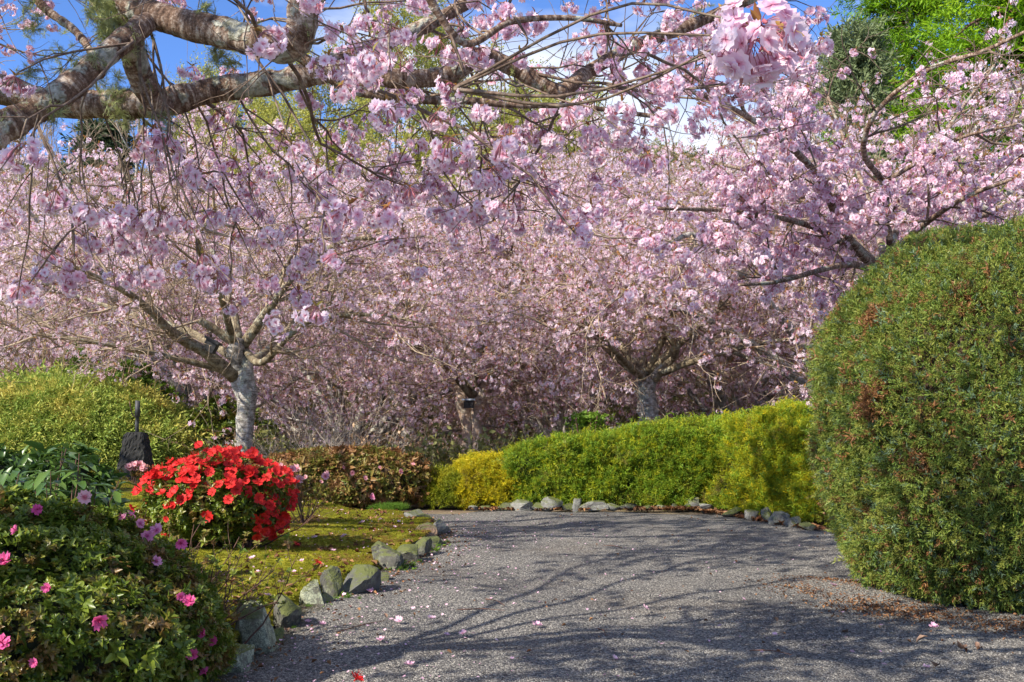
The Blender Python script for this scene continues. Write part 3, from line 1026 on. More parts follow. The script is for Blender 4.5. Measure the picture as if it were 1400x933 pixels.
# ------------------------------------------------------------------ hillside and undergrowth behind the cherries
BR = [make_wisp(720, M['brush_tan'], 30, 1.0, 0.55, 0.007, 3, M['brush_tan'], 0.05),
      make_wisp(721, M['brush_olive'], 30, 1.0, 0.5, 0.007, 6, M['brush_olive'], 0.07),
      make_wisp(722, M['brush_grey'], 34, 1.0, 0.45, 0.007, 0),
      make_wisp(723, M['brush_rust'], 30, 1.0, 0.5, 0.007, 3, M['brush_rust'], 0.05),
      make_wisp(724, M['conifer_dark'], 30, 1.0, 0.5, 0.007, 7, M['conifer_dark'], 0.08)]
n = 9000
yy = 30 + R.uniform(0, 1, n) ** 0.8 * 70
xx = R.uniform(-0.62, 0.62, n) * (yy + 6)
prob = np.stack([0.32 + 0.2 * (xx < -5), 0.30 + 0 * xx, 0.22 + 0 * xx, 0.18 + 0 * xx, 0.05 + 0 * xx], 1)
prob /= prob.sum(1, keepdims=True)
idx = (R.uniform(size=(n, 1)) > np.cumsum(prob, 1)).sum(1).clip(0, 4)
scatter('hillside_brush', BR, np.stack([xx, yy, gz(xx, yy) - 0.1], 1), np.stack([R.normal(0, .15, n), R.normal(0, .15, n), R.uniform(0, 6.28, n)], 1),
        R.uniform(1.2, 2.8, n), idx=idx, kind='stuff', label='tan and olive brush covering the far hillside behind the cherries', cat='brush')
n = 3600
yy = R.uniform(13.6, 31, n)
xx = R.uniform(-0.56, 0.56, n) * (yy + 3)
keep = ~((yy < 16.5) & (xx > -8) & (xx < -3.6))
xx, yy = xx[keep], yy[keep]
n = len(xx)
idx = np.array([0, 2, 3, 2, 1])[R.integers(0, 5, n)]
scatter('undergrowth', BR, np.stack([xx, yy, gz(xx, yy) - 0.05], 1), np.stack([R.normal(0, .2, n), R.normal(0, .2, n), R.uniform(0, 6.28, n)], 1),
        R.uniform(0.6, 1.4, n) * (0.75 + 0.7 * sstep(15, 24, yy)), idx=idx, kind='stuff', label='bare brown undergrowth beneath the cherry trees beyond the path', cat='undergrowth')


# ------------------------------------------------------------------ background trees
def trunk_mb(mb, pts, radii, sides=10, slot=0, rng=R, knob=0.05, n=20):
    p = curve(pts, n)
    r = np.interp(np.linspace(0, 1, n), np.linspace(0, 1, len(radii)), radii)
    tubes(mb, p[None], r[None], sides, slot, knob, rng)


def willow_data(seed, h=11.0):
    rng = np.random.default_rng(seed)
    mb = MB()
    trunk_mb(mb, [(0, 0, -0.3), (0.1, 0, h * .25), (0, .1, h * .55), (0.1, 0, h * .9)], [.22, .18, .11, .03], rng=rng)
    limbs = []
    for k in range(13):
        a = k * 2.4 + rng.uniform(-.3, .3)
        z0 = h * rng.uniform(0.12, 0.7)
        rr = h * rng.uniform(0.12, 0.24)
        limbs.append((np.array([(0, 0, z0), (math.cos(a) * rr * .6, math.sin(a) * rr * .6, z0 + h * .12), (math.cos(a) * rr, math.sin(a) * rr, z0 + h * rng.uniform(.2, .33))]), .07, .02))
    tips = grow(limbs, rng, [dict(k=13, L=h * .17, n=6, wob=.12, grav=0, up=.1, ang=(.3, .8), r=.018, sides=3, flat=1.0),
                             dict(k=9, L=h * .11, n=5, wob=.14, grav=.1, up=.06, ang=(.3, .8), r=.008, sides=3, flat=1.0)], mb)
    me = mb.build('willow_wood', [M['bark_grey'], M['willow_twig']])
    pts = np.concatenate([blossom_points(tips[1], 6, .15, rng, .06)])
    return me, pts


def make_leaf_bits(seed, mat, n=10, r=0.5, leaf=0.35):
    rng = np.random.default_rng(seed)
    q = rng.standard_normal((n, 3)) * r * 0.6
    d = unit(rng.standard_normal((n, 3)))
    w = unit(np.cross(d, rng.standard_normal((n, 3)))) * leaf * .3
    V = np.stack([q, q + d * leaf * .5 - w, q + d * leaf, q + d * leaf * .5 + w], 1)
    return mesh('leaf_bits', V.reshape(-1, 3), [np.arange(n * 4).reshape(-1, 4)], mat, smooth=False)


WB = [make_leaf_bits(810 + i, M['willow']) for i in range(3)]
wd = [willow_data(31), willow_data(47)]
WILLOWS = [(430, 40, 0, 1.0, 'yellow-green willow standing tallest behind the left-hand cherry canopy'),
           (560, 46, 1, 1.15, 'yellow-green willow rising behind the crooked near limb, left of the cloud'),
           (655, 38, 0, .98, 'slender yellow-green willow behind the middle of the long crooked limb'),
           (745, 44, 1, .98, 'thin yellow-green willow against the cloud, rightmost of the willows'),
           (320, 48, 1, 1.0, 'yellow-green willow half hidden behind the thick forked limb')]
for i, (px, d, k, s, lab) in enumerate(WILLOWS):
    x = (px - 700) / F * d
    base = (x, d, float(gz(x, d)))
    rt = thing('willow_tree', lab, 'willow tree', base, 'willows behind the cherries')
    place(wd[k][0], 'trunk', rt, base, (0, 0, i * 1.3), s)
    q = wd[k][1]
    cr_ = scatter('crown', WB, q, R.uniform(0, 6.28, (len(q), 3)), R.uniform(.12, .3, len(q)), kind='stuff')
    cr_.parent = rt
    cr_.rotation_euler = (0, 0, i * 1.3)
    cr_.scale = (s, s, s)


def conifer(name, label, px, d, top_py, rad, sprs, mat_twig, n, size, droop, group=None, layers=26, base_z=None, tuft=1.0):
    """Conifer with whorled, drooping boughs; the crown is a cloud of sprays on those boughs."""
    x = (px - 700) / F * d
    z0 = float(gz(x, d)) if base_z is None else base_z
    h = P(px, top_py, d)[2] - z0
    rng = np.random.default_rng(int(px * 7 + d))
    rt = thing(name, label, 'conifer', (x, d, z0), group)
    mb = MB()
    trunk_mb(mb, [(x, d, z0 - .2), (x + .05, d, z0 + h * .5), (x, d, z0 + h * .97)], [rad * .07 + .05, rad * .05 + .03, .02], 10, rng=rng)
    nb = layers * 7
    t = np.sort(rng.uniform(0.05, 0.97, nb))
    a = rng.uniform(0, 6.28, nb)
    L = rad * (1 - t) ** 0.7 * rng.uniform(.7, 1.15, nb) + 0.15 * rad
    P0 = np.stack([np.full(nb, x), np.full(nb, d), z0 + h * t], 1)
    D0 = np.stack([np.cos(a), np.sin(a), np.full(nb, 0.35)], 1)
    bo = shoot(P0, D0, L, 7, .09, droop, rng)
    tubes(mb, bo, np.linspace(1, .2, 7)[None] * .02 * rad * np.ones((nb, 1)), 3, 1, rng=rng)
    obj('trunk', mb.build('conifer_wood', [M['bark_rust'], M['stem']]), rt)
    k = max(1, n // nb)
    p, T = along(bo, rng.uniform(.12, 1, (nb, k)))
    p, T = p.reshape(-1, 3), T.reshape(-1, 3)
    p = p + rng.standard_normal(p.shape) * np.array((1, 1, .8)) * rad * .085 * tuft
    out_ = unit(p - np.array((x, d, 0)) * [1, 1, 0] - np.array([0, 0, 1]) * p[:, 2:3])
    N = out_ * 0.8 + np.array((0, 0, -droop * 1.6 + .25)) + rng.standard_normal(p.shape) * .45
    scatter('crown', sprs, p, eul_from_z(N, rng.uniform(0, 6.28, len(p))), size * rng.uniform(.6, 1.3, len(p)), rt, kind='stuff')
    return rt


conifer('lime_conifer', 'tall feathery lime-green conifer filling the upper right corner', 1440, 25, -260, 4.6, SPR_LIME, None, 9000, .55, .30, layers=34)
conifer('lime_conifer', 'shorter lime-green conifer just behind the grey-green juniper', 1240, 30, -60, 3.3, SPR_LIME, None, 6000, .5, .26)
conifer('juniper_tree', 'grey-green upright juniper rising beside the blue sky, right of the white blossom', 1168, 24, 30, 1.15, SPR['juniper'], None, 4200, .34, .0, layers=30, tuft=1.6)
conifer('dark_conifer', 'dark green conifer against the blue sky beyond the upper-left limbs', 140, 50, 165, 2.0, SPR['conifer_dark'], None, 3000, .7, .1, 'far conifers on the hill')
conifer('dark_conifer', 'dark green conifer partly hidden under the thick forked limb', 285, 55, 150, 2.6, SPR['conifer_dark'], None, 3000, .75, .1, 'far conifers on the hill')
conifer('dark_conifer', 'low dark conifer at the far left edge behind the pink canopy', 8, 44, 300, 2.0, SPR['conifer_dark'], None, 2500, .6, .1, 'far conifers on the hill')


# ------------------------------------------------------------------ cherry trees
def spread_limbs(base, fork, n, rad, top, rng, r0=.07, a0=0.0, low=0.25):
    """n limbs that leave the fork and arch outwards to a wide, flat-topped crown."""
    out = []
    for k in range(n):
        a = a0 + k * 2 * math.pi / n + rng.uniform(-.35, .35)
        rr = rad * rng.uniform(.7, 1.08)
        hh = (top - fork[2]) * (low + (1 - low) * rng.uniform(0, 1) ** 0.8)
        dx, dy = math.cos(a) * rr, math.sin(a) * rr
        f = np.asarray(fork, float) + np.array((0, 0, rng.uniform(-.1, .15)))
        out.append((np.array([f, f + (dx * .22, dy * .22, hh * .38), f + (dx * .55 + rng.normal(0, .12), dy * .55 + rng.normal(0, .12), hh * .72),
                              f + (dx * .85, dy * .85, hh * .95 + rng.normal(0, .1)), f + (dx * 1.05, dy * 1.05, hh * .92)]), r0 * rng.uniform(.75, 1.1), r0 * .2))
    return out


def cherry_levels(s, zmin, k=(13, 8, 3), r=(.016, .007, .0038)):
    return [dict(k=k[0], L=1.15 * s, n=7, wob=.15, grav=.06, up=.05, ang=(.5, 1.15), r=r[0], sides=4, flat=.75, t0=.12, zmin=zmin),
            dict(k=k[1], L=.62 * s, n=6, wob=.17, grav=.14, up=.02, ang=(.4, 1.1), r=r[1], sides=3, flat=.9, t0=.1, zmin=zmin),
            dict(k=k[2], L=.30 * s, n=4, wob=.18, grav=.12, ang=(.5, 1.2), r=r[2], sides=3, flat=1, t0=.1, zmin=zmin)]


def crown_points(tips, rng, k2, k3, k4, jit=.03):
    return np.concatenate([blossom_points(tips[0], k2, .3, rng, jit), blossom_points(tips[1], k3, .15, rng, jit), blossom_points(tips[2], k4, .1, rng, jit)])


def thin_low(p, rng, z0, z1):
    """Few flowers on the lower, shaded twigs."""
    return p[rng.uniform(size=len(p)) < .13 + .87 * sstep(z0, z1, p[:, 2])]


def wood(rt, trunk, limbs, twigs, bark, twig, limb=None):
    """Trunk with its limbs as sub-parts, the uncountable twigs as one part."""
    tr = obj('trunk', trunk.build('trunk', bark), rt)
    for lm in limbs:
        obj('limb', lm.build('limb', limb or bark), tr)
    obj('twigs', twigs.build('twigs', twig), rt, kind='stuff')


def open_fork(p, base, r, z):
    """No flowers close round the trunk."""
    return p[~((np.hypot(p[:, 0] - base[0], p[:, 1] - base[1]) < r) & (p[:, 2] < z))]


def cherry(label, base, trunks, limbs, rng, s=1.0, zmin=.3, bark='bark_grey', group='cherry trees beyond the path', protos=None, size=(.75, 1.2), dens=(1, 2, 1), levels=None, name='cherry_tree', thin=None):
    rt = thing(name, label, 'cherry tree', base, group)
    mb = MB()
    for pts, radii in trunks:
        trunk_mb(mb, pts, radii, 12, 0, rng, .06, 18)
    tw, lo = MB(), []
    tips = grow(limbs, rng, levels or cherry_levels(s, zmin), tw, 0, 0, lo)
    wood(rt, mb, lo, tw, M[bark], M['twig_grey'], M['mossy'])
    p = thin_low(crown_points(tips, rng, *dens), rng, zmin, zmin + 1.5)
    p = open_fork(p, base, 1.7, zmin + 1.6)
    if thin is not None:
        p = p[~(thin(700 + p[:, 0] / p[:, 1] * F, HZ - (p[:, 2] - H) / p[:, 1] * F) & (rng.uniform(size=len(p)) < .75))]
    n = len(p)
    rot = np.stack([rng.normal(0, .45, n), rng.normal(0, .45, n), rng.uniform(0, 6.28, n)], 1)
    scatter('crown', protos or CL_FAR, p, rot, rng.uniform(*size, n), rt, kind='stuff')
    return rt, tips, p


def px_pts(rows):
    return np.array([P(*r) for r in rows])


# the tree left of the path: pale trunk, low fork
rng = np.random.default_rng(201)
d = 13.8
b = P(337, 690, d)
trk = [(px_pts([(340, 700, d), (336, 640, d), (334, 590, d), (338, 540, d - .05), (333, 490, d)]), [.14, .115, .105, .11, .12]),
       (px_pts([(336, 560, d), (328, 515, d), (322, 480, d - .1), (325, 462, d - .1)]), [.09, .11, .10, .07])]
lim = [(px_pts([(322, 515, d - .05), (280, 482, d - .3), (235, 455, d - .6), (205, 425, d - .9), (165, 395, d - 1.3), (90, 360, d - 1.8)]), .085, .02),
       (px_pts([(330, 475, d), (355, 440, d), (380, 405, d + .1), (388, 375, d + .1), (410, 320, d + .3), (450, 270, d + .5)]), .065, .02),
       (px_pts([(335, 480, d), (360, 495, d - .5), (420, 440, d - .9), (510, 430, d - 1.4), (570, 440, d - 1.7)]), .05, .015),
       (px_pts([(322, 470, d), (290, 448, d - .1), (272, 438, d - .2)]), .06, .045),
       (px_pts([(326, 465, d), (315, 410, d + .3), (290, 340, d + .5), (260, 270, d + .6)]), .06, .015),
       (px_pts([(338, 500, d), (375, 470, d + 1.0), (440, 400, d + 1.8), (500, 340, d + 2.3)]), .055, .015),
       (px_pts([(322, 490, d), (250, 450, d + .8), (150, 420, d + 1.4), (40, 380, d + 1.6)]), .06, .015),
       (px_pts([(322, 480, d), (300, 400, d - .9), (270, 330, d - 1.7), (300, 290, d - 2.3)]), .05, .015),
       (px_pts([(330, 480, d), (400, 380, d - .5), (470, 330, d - .9), (540, 330, d - 1.2)]), .05, .015),
       (px_pts([(318, 510, d), (240, 490, d - .4), (140, 470, d - .9), (40, 455, d - 1.2)]), .045, .012)]
cherry('cherry tree with pale grey trunk forking low just behind the red azalea', b, trk, lim, rng, 1.0, 1.25, levels=cherry_levels(.95, 1.3, (19, 8, 3)), thin=lambda a, b: (a < 150) & (b > 310) & (b < 445))

# the tree behind the hedge, right of centre
rng = np.random.default_rng(202)
d = 16.0
b = P(887, 690, d)
trk = [(px_pts([(890, 690, d), (888, 600, d), (886, 560, d), (880, 515, d)]), [.17, .155, .14, .13]),
       (px_pts([(884, 545, d), (892, 520, d - .05), (908, 498, d - .1)]), [.09, .07, .055])]
lim = [(px_pts([(893, 520, d - .05), (912, 497, d - .1), (925, 478, d - .2), (908, 450, d - .3), (882, 408, d - .4), (840, 390, d - .6), (785, 396, d - .8), (700, 400, d - 1)]), .075, .02),
       (px_pts([(880, 515, d), (848, 492, d - .1), (815, 462, d - .3), (785, 440, d - .5), (740, 430, d - .8)]), .075, .02),
       (px_pts([(885, 512, d), (930, 470, d + .6), (990, 420, d + 1), (1060, 380, d + 1.2)]), .07, .015),
       (px_pts([(882, 512, d), (870, 440, d + .6), (850, 360, d + .9), (830, 290, d + 1.2)]), .07, .015),
       (px_pts([(890, 515, d), (960, 490, d - .5), (1040, 470, d - .8), (1110, 460, d - 1)]), .06, .015),
       (px_pts([(885, 510, d), (920, 430, d - .2), (950, 350, d - .3), (960, 270, d - .2)]), .06, .015),
       (px_pts([(880, 510, d), (800, 420, d + .9), (720, 370, d + 1.4), (650, 330, d + 1.6)]), .06, .015),
       (px_pts([(882, 520, d), (860, 500, d - .9), (830, 470, d - 1.7), (800, 440, d - 2.2)]), .05, .015),
       (px_pts([(888, 510, d), (1000, 400, d - .6), (1060, 330, d - .8), (1100, 280, d - .8)]), .05, .015)]
cherry('cherry tree with rust and grey trunk behind the long green hedge, nearest the golden end', b, trk, lim, rng, 1.1, .55, 'bark_grey', levels=cherry_levels(1.1, .8, (19, 8, 3)))

# the twin-stemmed tree behind the golden hedge
rng = np.random.default_rng(203)
d = 19.5
b = P(642, 680, d)
trk = [(px_pts([(636, 690, d), (636, 620, d), (640, 585, d), (630, 545, d), (622, 520, d)]), [.14, .13, .12, .11, .08]),
       (px_pts([(648, 690, d), (652, 620, d), (650, 575, d), (657, 545, d), (668, 520, d)]), [.12, .11, .10, .11, .08])]
lim = spread_limbs(b, P(645, 540, d), 9, 2.7, P(640, 300, d)[2], rng, .075)
lim += [(px_pts([(655, 545, d), (640, 520, d - .1), (630, 500, d - .2), (600, 470, d - .4)]), .07, .02),
        (px_pts([(657, 545, d), (675, 525, d), (700, 490, d - .2), (720, 440, d - .3)]), .08, .02)]
cherry('twin-stemmed cherry tree behind the golden clipped conifer, a small lamp at its fork', b, trk, lim, rng, 1.1, -.2, 'bark_rust', levels=cherry_levels(1.1, .2, (18, 8, 3)))

# further cherries: three shapes, reused
shapes = []
for sd in (211, 212, 213):
    rng = np.random.default_rng(sd)
    mb = MB()
    fk = np.array((rng.normal(0, .05), 0, 1.35))
    trunk_mb(mb, [(0, 0, -.3), (.05, 0, .6), fk], [.17, .14, .14], 10, 0, rng, .06, 14)
    lim = spread_limbs((0, 0, 0), fk, 11, 3.1, 5.4, rng, .08, low=.12)
    tips = grow(lim, rng, cherry_levels(1.25, 1.0, (15, 8, 3)), mb)
    p = thin_low(crown_points(tips, rng, 1, 2, 1), rng, 1.0, 3.0)
    m_ = len(p)
    shapes.append((mb.build('cherry_wood', [M['bark_grey'], M['twig_grey']]),
                   scatter_mesh('cherry_crown', p, np.stack([rng.normal(0, .45, m_), rng.normal(0, .45, m_), rng.uniform(0, 6.28, m_)], 1), rng.uniform(.8, 1.35, m_), rng.integers(0, len(CL_FAR), m_))))
FAR = [(285, 18.5, 0, 1.0, 'cherry tree with slim leaning stems between the golden mound and the pale trunk'),
       (480, 21, 1, 1.0, 'cherry tree with dark low trunk beyond the rusty azalea hedge'),
       (90, 24, 2, 1.05, 'cherry tree whose canopy spreads above the golden conifer mound'),
       (-130, 21, 0, 1.0, 'cherry tree at the far left edge, only its outer canopy showing'),
       (770, 25, 0, 1.25, 'cherry tree deep in the grove between the twin stems and the rust trunk'),
       (1010, 20, 2, 1.1, 'cherry tree behind the yellow end of the hedge'),
       (560, 28, 2, 1.42, 'cherry tree deep in the grove left of the twin stems'),
       (1150, 15.5, 1, 1.05, 'cherry tree behind the clipped ball, lower canopy beside it'),
       (900, 30, 1, 1.5, 'farthest cherry tree behind the rust trunk'),
       (330, 29, 0, 1.45, 'farthest cherry tree behind the pale forked trunk'),
       (660, 33, 1, 1.6, 'farthest cherry tree at the middle of the grove'),
       (1300, 19, 0, 1.2, 'cherry tree in the grove behind the clipped ball and below the lime conifers'),
       (150, 30, 1, 1.45, 'farthest cherry tree at the left of the grove')]
for i, (px, d, k, s, lab) in enumerate(FAR):
    x = (px - 700) / F * d
    base = (x, d, float(gz(x, d)))
    rt = thing('cherry_tree', lab, 'cherry tree', base, 'cherry trees beyond the path')
    place(shapes[k][0], 'trunk', rt, base, (0, 0, 1.7 * i), s)
    c_ = scatter('crown', CL_FAR, None, None, None, me=shapes[k][1], kind='stuff')
    c_.parent = rt
    c_.rotation_euler = (0, 0, 1.7 * i)
    c_.scale = (s, s, s)

# pale bare and white-flowering trees on the hill
rng = np.random.default_rng(220)
mb = MB()
trunk_mb(mb, [(0, 0, -.3), (.1, 0, 3), (0, .1, 6.5), (0, 0, 9.5)], [.16, .13, .08, .03], 8, 0, rng)
lim = []
for k in range(12):
    a = k * 2.4
    z0 = rng.uniform(4.0, 8.6)
    lim.append((np.array([(0, 0, z0), (math.cos(a) * .6, math.sin(a) * .6, z0 + .7), (math.cos(a) * 1.1, math.sin(a) * 1.1, z0 + 1.9)]), .04, .012))
tips = grow(lim, rng, [dict(k=11, L=1.0, n=6, wob=.12, grav=0, up=.08, ang=(.3, .8), r=.014, sides=3, flat=1),
                       dict(k=8, L=.6, n=5, wob=.14, grav=0, up=.05, ang=(.3, .8), r=.009, sides=3, flat=1)], mb)
bare_me = mb.build('bare_wood', [M['bark_grey'], M['twig_grey']])
wp = np.concatenate([blossom_points(tips[1], 4, .2, rng, .04), blossom_points(tips[0], 3, .3, rng, .04)])
for px, d, s, white, lab in [(1072, 34, 1.12, True, 'white-blossomed tree against the blue sky beside the grey-green juniper'),
                             (1110, 40, 1.15, True, 'paler white-blossomed tree partly behind the grey-green juniper'),
                             (95, 45, .95, False, 'pale bare tree against the sky at the upper left'),
                             (25, 41, 1.0, False, 'pale bare tree at the left edge behind the thick sloping limb'),
                             (190, 43, 1.05, False, 'pale bare tree seen under the riser of the thick forked limb'),
                             (255, 47, 1.1, False, 'pale bare tree beside the dark conifer below the bent limb'),
                             (700, 50, 1.0, False, 'pale bare tree among the willows near the cloud'),
                             (850, 48, .85, False, 'pale bare tree on the hill under the bend of the long limb')]:
    x = (px - 700) / F * d
    base = (x, d, float(gz(x, d)))
    rt = thing('white_cherry_tree' if white else 'bare_tree', lab, 'cherry tree' if white else 'bare tree', base)
    place(bare_me, 'trunk', rt, base, (0, 0, px), s)
    if white:
        c_ = scatter('crown', CL_WHITE, wp, R.uniform(0, 6.28, (len(wp), 3)), R.uniform(1.2, 2.0, len(wp)), kind='stuff')
        c_.parent, c_.rotation_euler, c_.scale = rt, (0, 0, px), (s, s, s)


BS = [make_wisp(780 + i, M[k], 70, 1.0, .5, .0045, 0, up=.75) for i, k in enumerate(['brush_tan', 'brush_rust', 'brush_grey'])]
for k, (px, d, s_, lab) in enumerate([(30, 17.5, 3.5, 'bare tan twiggy shrub above the golden mound at the far left'), (120, 18.5, 3.3, 'bare russet twiggy shrub above the crest of the golden mound'), (-60, 19, 3.8, 'bare tan shrub at the very left edge'),
                                     (430, 17, 2.2, 'bare grey shrub between the pale forked trunk and the twin stems'), (540, 18, 2.0, 'bare russet shrub left of the twin-stemmed cherry'), (720, 18.5, 2.1, 'bare grey shrub behind the left end of the long hedge')]):
    x = (px - 700) / F * d
    rt = thing('bare_shrub', lab, 'shrub', (x, d, float(gz(x, d))), 'bare shrubs under the cherries')
    for j in range(4):
        place(BS[(0, 1, 0, 2, 1, 2)[k]], 'stems', rt, (x + R.normal(0, .25), d + R.normal(0, .2), float(gz(x, d)) - .05), (R.normal(0, .1), R.normal(0, .1), R.uniform(0, 6)), s_ * R.uniform(.8, 1.05), kind='stuff')


def split_clusters(rt, pts, rng, score, n_obj=300, size=(.9, 1.25), name='blossom_cluster', big_first=0):
    """The clusters that show largest become parts of their own, the rest one part."""
    px = 700 + pts[:, 0] / pts[:, 1] * F
    py = HZ - (pts[:, 2] - H) / pts[:, 1] * F
    inside = (pts[:, 1] > 1.0) & (px > -30) & (px < 1430) & (py > -30) & (py < 700)
    order = np.where(inside, score(pts, px, py), 1e9)
    near = np.argsort(order)[:n_obj]
    near = near[order[near] < 1e8]
    rot = np.stack([rng.normal(0, .35, len(pts)), rng.normal(0, .35, len(pts)), rng.uniform(0, 6.28, len(pts))], 1)
    sz = rng.uniform(*size, len(pts))
    sz[:big_first] = 1.1
    for i in near:
        place(CL_NEAR[rng.integers(0, len(CL_NEAR))], name, rt, pts[i], rot[i], sz[i])
    rest = np.ones(len(pts), bool)
    rest[near] = False
    scatter('crown', CL_NEAR, pts[rest], rot[rest], sz[rest], rt, kind='stuff')


# the tree whose trunk stands behind the clipped ball, canopy at the upper right
rng = np.random.default_rng(230)
d = 8.6
b = np.array((P(1225, 800, d)[0], d, 0.0))
rt = thing('cherry_tree', 'cherry tree rising behind the big clipped ball, blossom at the upper right', 'cherry tree', b, 'cherry trees beside the path')
mb = MB()
trunk_mb(mb, px_pts([(1225, 860, d), (1222, 600, d), (1215, 450, d), (1208, 375, d)]), [.12, .10, .09, .075], 12, 0, rng, .06, 18)
lim = [(px_pts([(1208, 380, d), (1175, 345, d - .2), (1145, 300, d - .4), (1125, 250, d - .6), (1085, 205, d - .9), (1040, 172, d - 1.2), (985, 140, d - 1.5), (915, 115, d - 1.8)]), .06, .016),
       (px_pts([(1212, 370, d), (1217, 340, d - .1), (1213, 305, d - .2), (1208, 250, d - .4), (1180, 210, d - .6), (1200, 150, d - .9), (1270, 95, d - 1.2), (1345, 70, d - 1.5), (1420, 35, d - 1.8)]), .05, .012),
       (px_pts([(1208, 375, d), (1165, 362, d - .5), (1120, 370, d - .9), (1065, 385, d - 1.2), (1010, 390, d - 1.5)]), .045, .012),
       (px_pts([(1208, 250, d - .4), (1250, 225, d - .8), (1310, 190, d - 1.2), (1390, 170, d - 1.6)]), .03, .01),
       (px_pts([(1215, 350, d), (1260, 310, d - .6), (1320, 270, d - 1.2), (1400, 240, d - 1.6)]), .045, .012),
       (px_pts([(1040, 172, d - 1.2), (1015, 145, d - 1.25), (1035, 95, d - 1.3), (1048, 55, d - 1.4)]), .022, .01),
       (px_pts([(1215, 340, d), (1250, 260, d + .4), (1300, 170, d + .8), (1360, 90, d + 1)]), .045, .012),
       (px_pts([(1208, 370, d), (1120, 290, d + .5), (1040, 240, d + .9), (960, 220, d + 1.1)]), .045, .012),
       (px_pts([(1200, 360, d), (1110, 310, d - .6), (1010, 290, d - 1.3), (900, 285, d - 1.9)]), .04, .012),
       (px_pts([(1215, 350, d), (1330, 300, d + .2), (1450, 250, d + .3), (1560, 220, d + .3)]), .045, .012),
       (px_pts([(1210, 360, d), (1190, 280, d + 1), (1150, 180, d + 1.8), (1120, 100, d + 2.2)]), .045, .012)]
lim = [(a, r0 * .62, r1 * .8) for a, r0, r1 in lim]
tw, lo = MB(), []
tips = grow(lim, rng, [dict(k=12, L=.62, n=7, wob=.16, grav=.05, up=.03, ang=(.5, 1.2), r=.009, sides=4, flat=.8, t0=.1, zmin=1.75),
                       dict(k=6, L=.34, n=6, wob=.17, grav=.12, up=.02, ang=(.4, 1.1), r=.0045, sides=3, flat=.9, t0=.1, zmin=1.6)], tw, 0, 0, lo)
wood(rt, mb, lo, tw, M['bark'], M['twig'])
p = np.concatenate([blossom_points(tips[0], 3, .1, rng, .012), blossom_points(tips[1], 2, .2, rng, .012)])
# petals do not grow inside the clipped ball
p = p[~((np.hypot(p[:, 0] - 2.9, p[:, 1] - 6.6) < 1.35) & (p[:, 2] < 2.3))]
px_, py_ = 700 + p[:, 0] / p[:, 1] * F, HZ - (p[:, 2] - H) / p[:, 1] * F
p = p[~((px_ > 1120) & (py_ < 195) & (rng.uniform(size=len(p)) < .85))]
split_clusters(rt, p, rng, lambda q, px, py: q[:, 1], 300, (.7, 1.05))

# added off-frame neighbour: its boughs shade the path and edge into the top left
rng = np.random.default_rng(235)
nb = np.array((-5.8, 7.4, float(gz(-5.8, 7.4))))
fk = nb + [0, 0, 1.7]
lim = [(np.array([fk, fk + (.9, y1 * .3, 1.1), fk + (2.3, y1 * .7, 1.8 + h1), fk + (3.4, y1, 2.2 + h1), fk + (4.7, y1 * 1.05, 2.3 + h1)]), .06, .012) for y1, h1 in [(-1.5, .1), (-.8, .6), (-.1, 0.), (.5, .3)]]
lim += spread_limbs(nb, fk, 5, 2.6, 4.6, rng, .06, low=.5)
cherry('cherry tree added outside the left edge to dapple the path, boughs crossing the top left', nb, [(np.array([nb - [0, 0, .2], nb + [.05, 0, .8], fk]), [.17, .14, .13])], lim, rng, 1.0, 3.1, 'bark', 'cherry trees beside the path',
       CL_NEAR, (.7, 1.0), (1, 1, 1), [dict(k=22, L=.8, n=7, wob=.16, grav=.03, up=.03, ang=(.5, 1.2), r=.008, sides=4, flat=.8, t0=.2, zmin=3.25), dict(k=6, L=.45, n=6, wob=.18, grav=.08, ang=(.4, 1.2), r=.0045, sides=3, flat=.9, t0=.1, zmin=3.15),
                                      dict(k=1, L=.2, n=4, wob=.18, grav=.05, ang=(.5, 1.2), r=.0025, sides=3, flat=1, t0=.1, zmin=3.1)])

# ------------------------------------------------------------------ the near tree that hangs over the view
rng = np.random.default_rng(240)
b = np.array((-2.75, 3.3, 0.0))
rt = thing('cherry_tree', 'old cherry tree whose lichened limbs and blossom hang across the top of the view', 'cherry tree', b, 'cherry trees beside the path')
mb = MB()
trunk_mb(mb, [(-2.8, 3.3, -.2), (-2.75, 3.3, .6), (-2.7, 3.35, 1.3), (-2.5, 3.45, 1.9)], [.24, .20, .18, .17], 14, 0, rng, .05, 22)
T0 = np.array((-2.5, 3.45, 1.9))


near_limbs, tw = [], MB()


def big(rows, r0, r1, n=46, sides=14, knob=.035, start=None):
    pts = px_pts(rows)
    if start is not None:
        pts = np.vstack([start, pts])
    c = curve(pts, n)
    rr = np.linspace(r0, r1, n) if np.isscalar(r1) else np.interp(np.linspace(0, 1, n), np.linspace(0, 1, len(r1)), r1)
    lm = MB()
    c2 = curve(c, n * 3)
    r2 = np.interp(np.linspace(0, 1, n * 3), np.linspace(0, 1, n), rr * (1 + knob * 1.6 * rng.standard_normal(n)))
    r2 = r2 * (1 + .012 * rng.standard_normal(n * 3))                # lenticel rings
    tubes(lm, c2[None], r2[None], sides * 2, 0, .008, rng)
    near_limbs.append(lm)
    return c, r0, (r1 if np.isscalar(r1) else r1[-1])


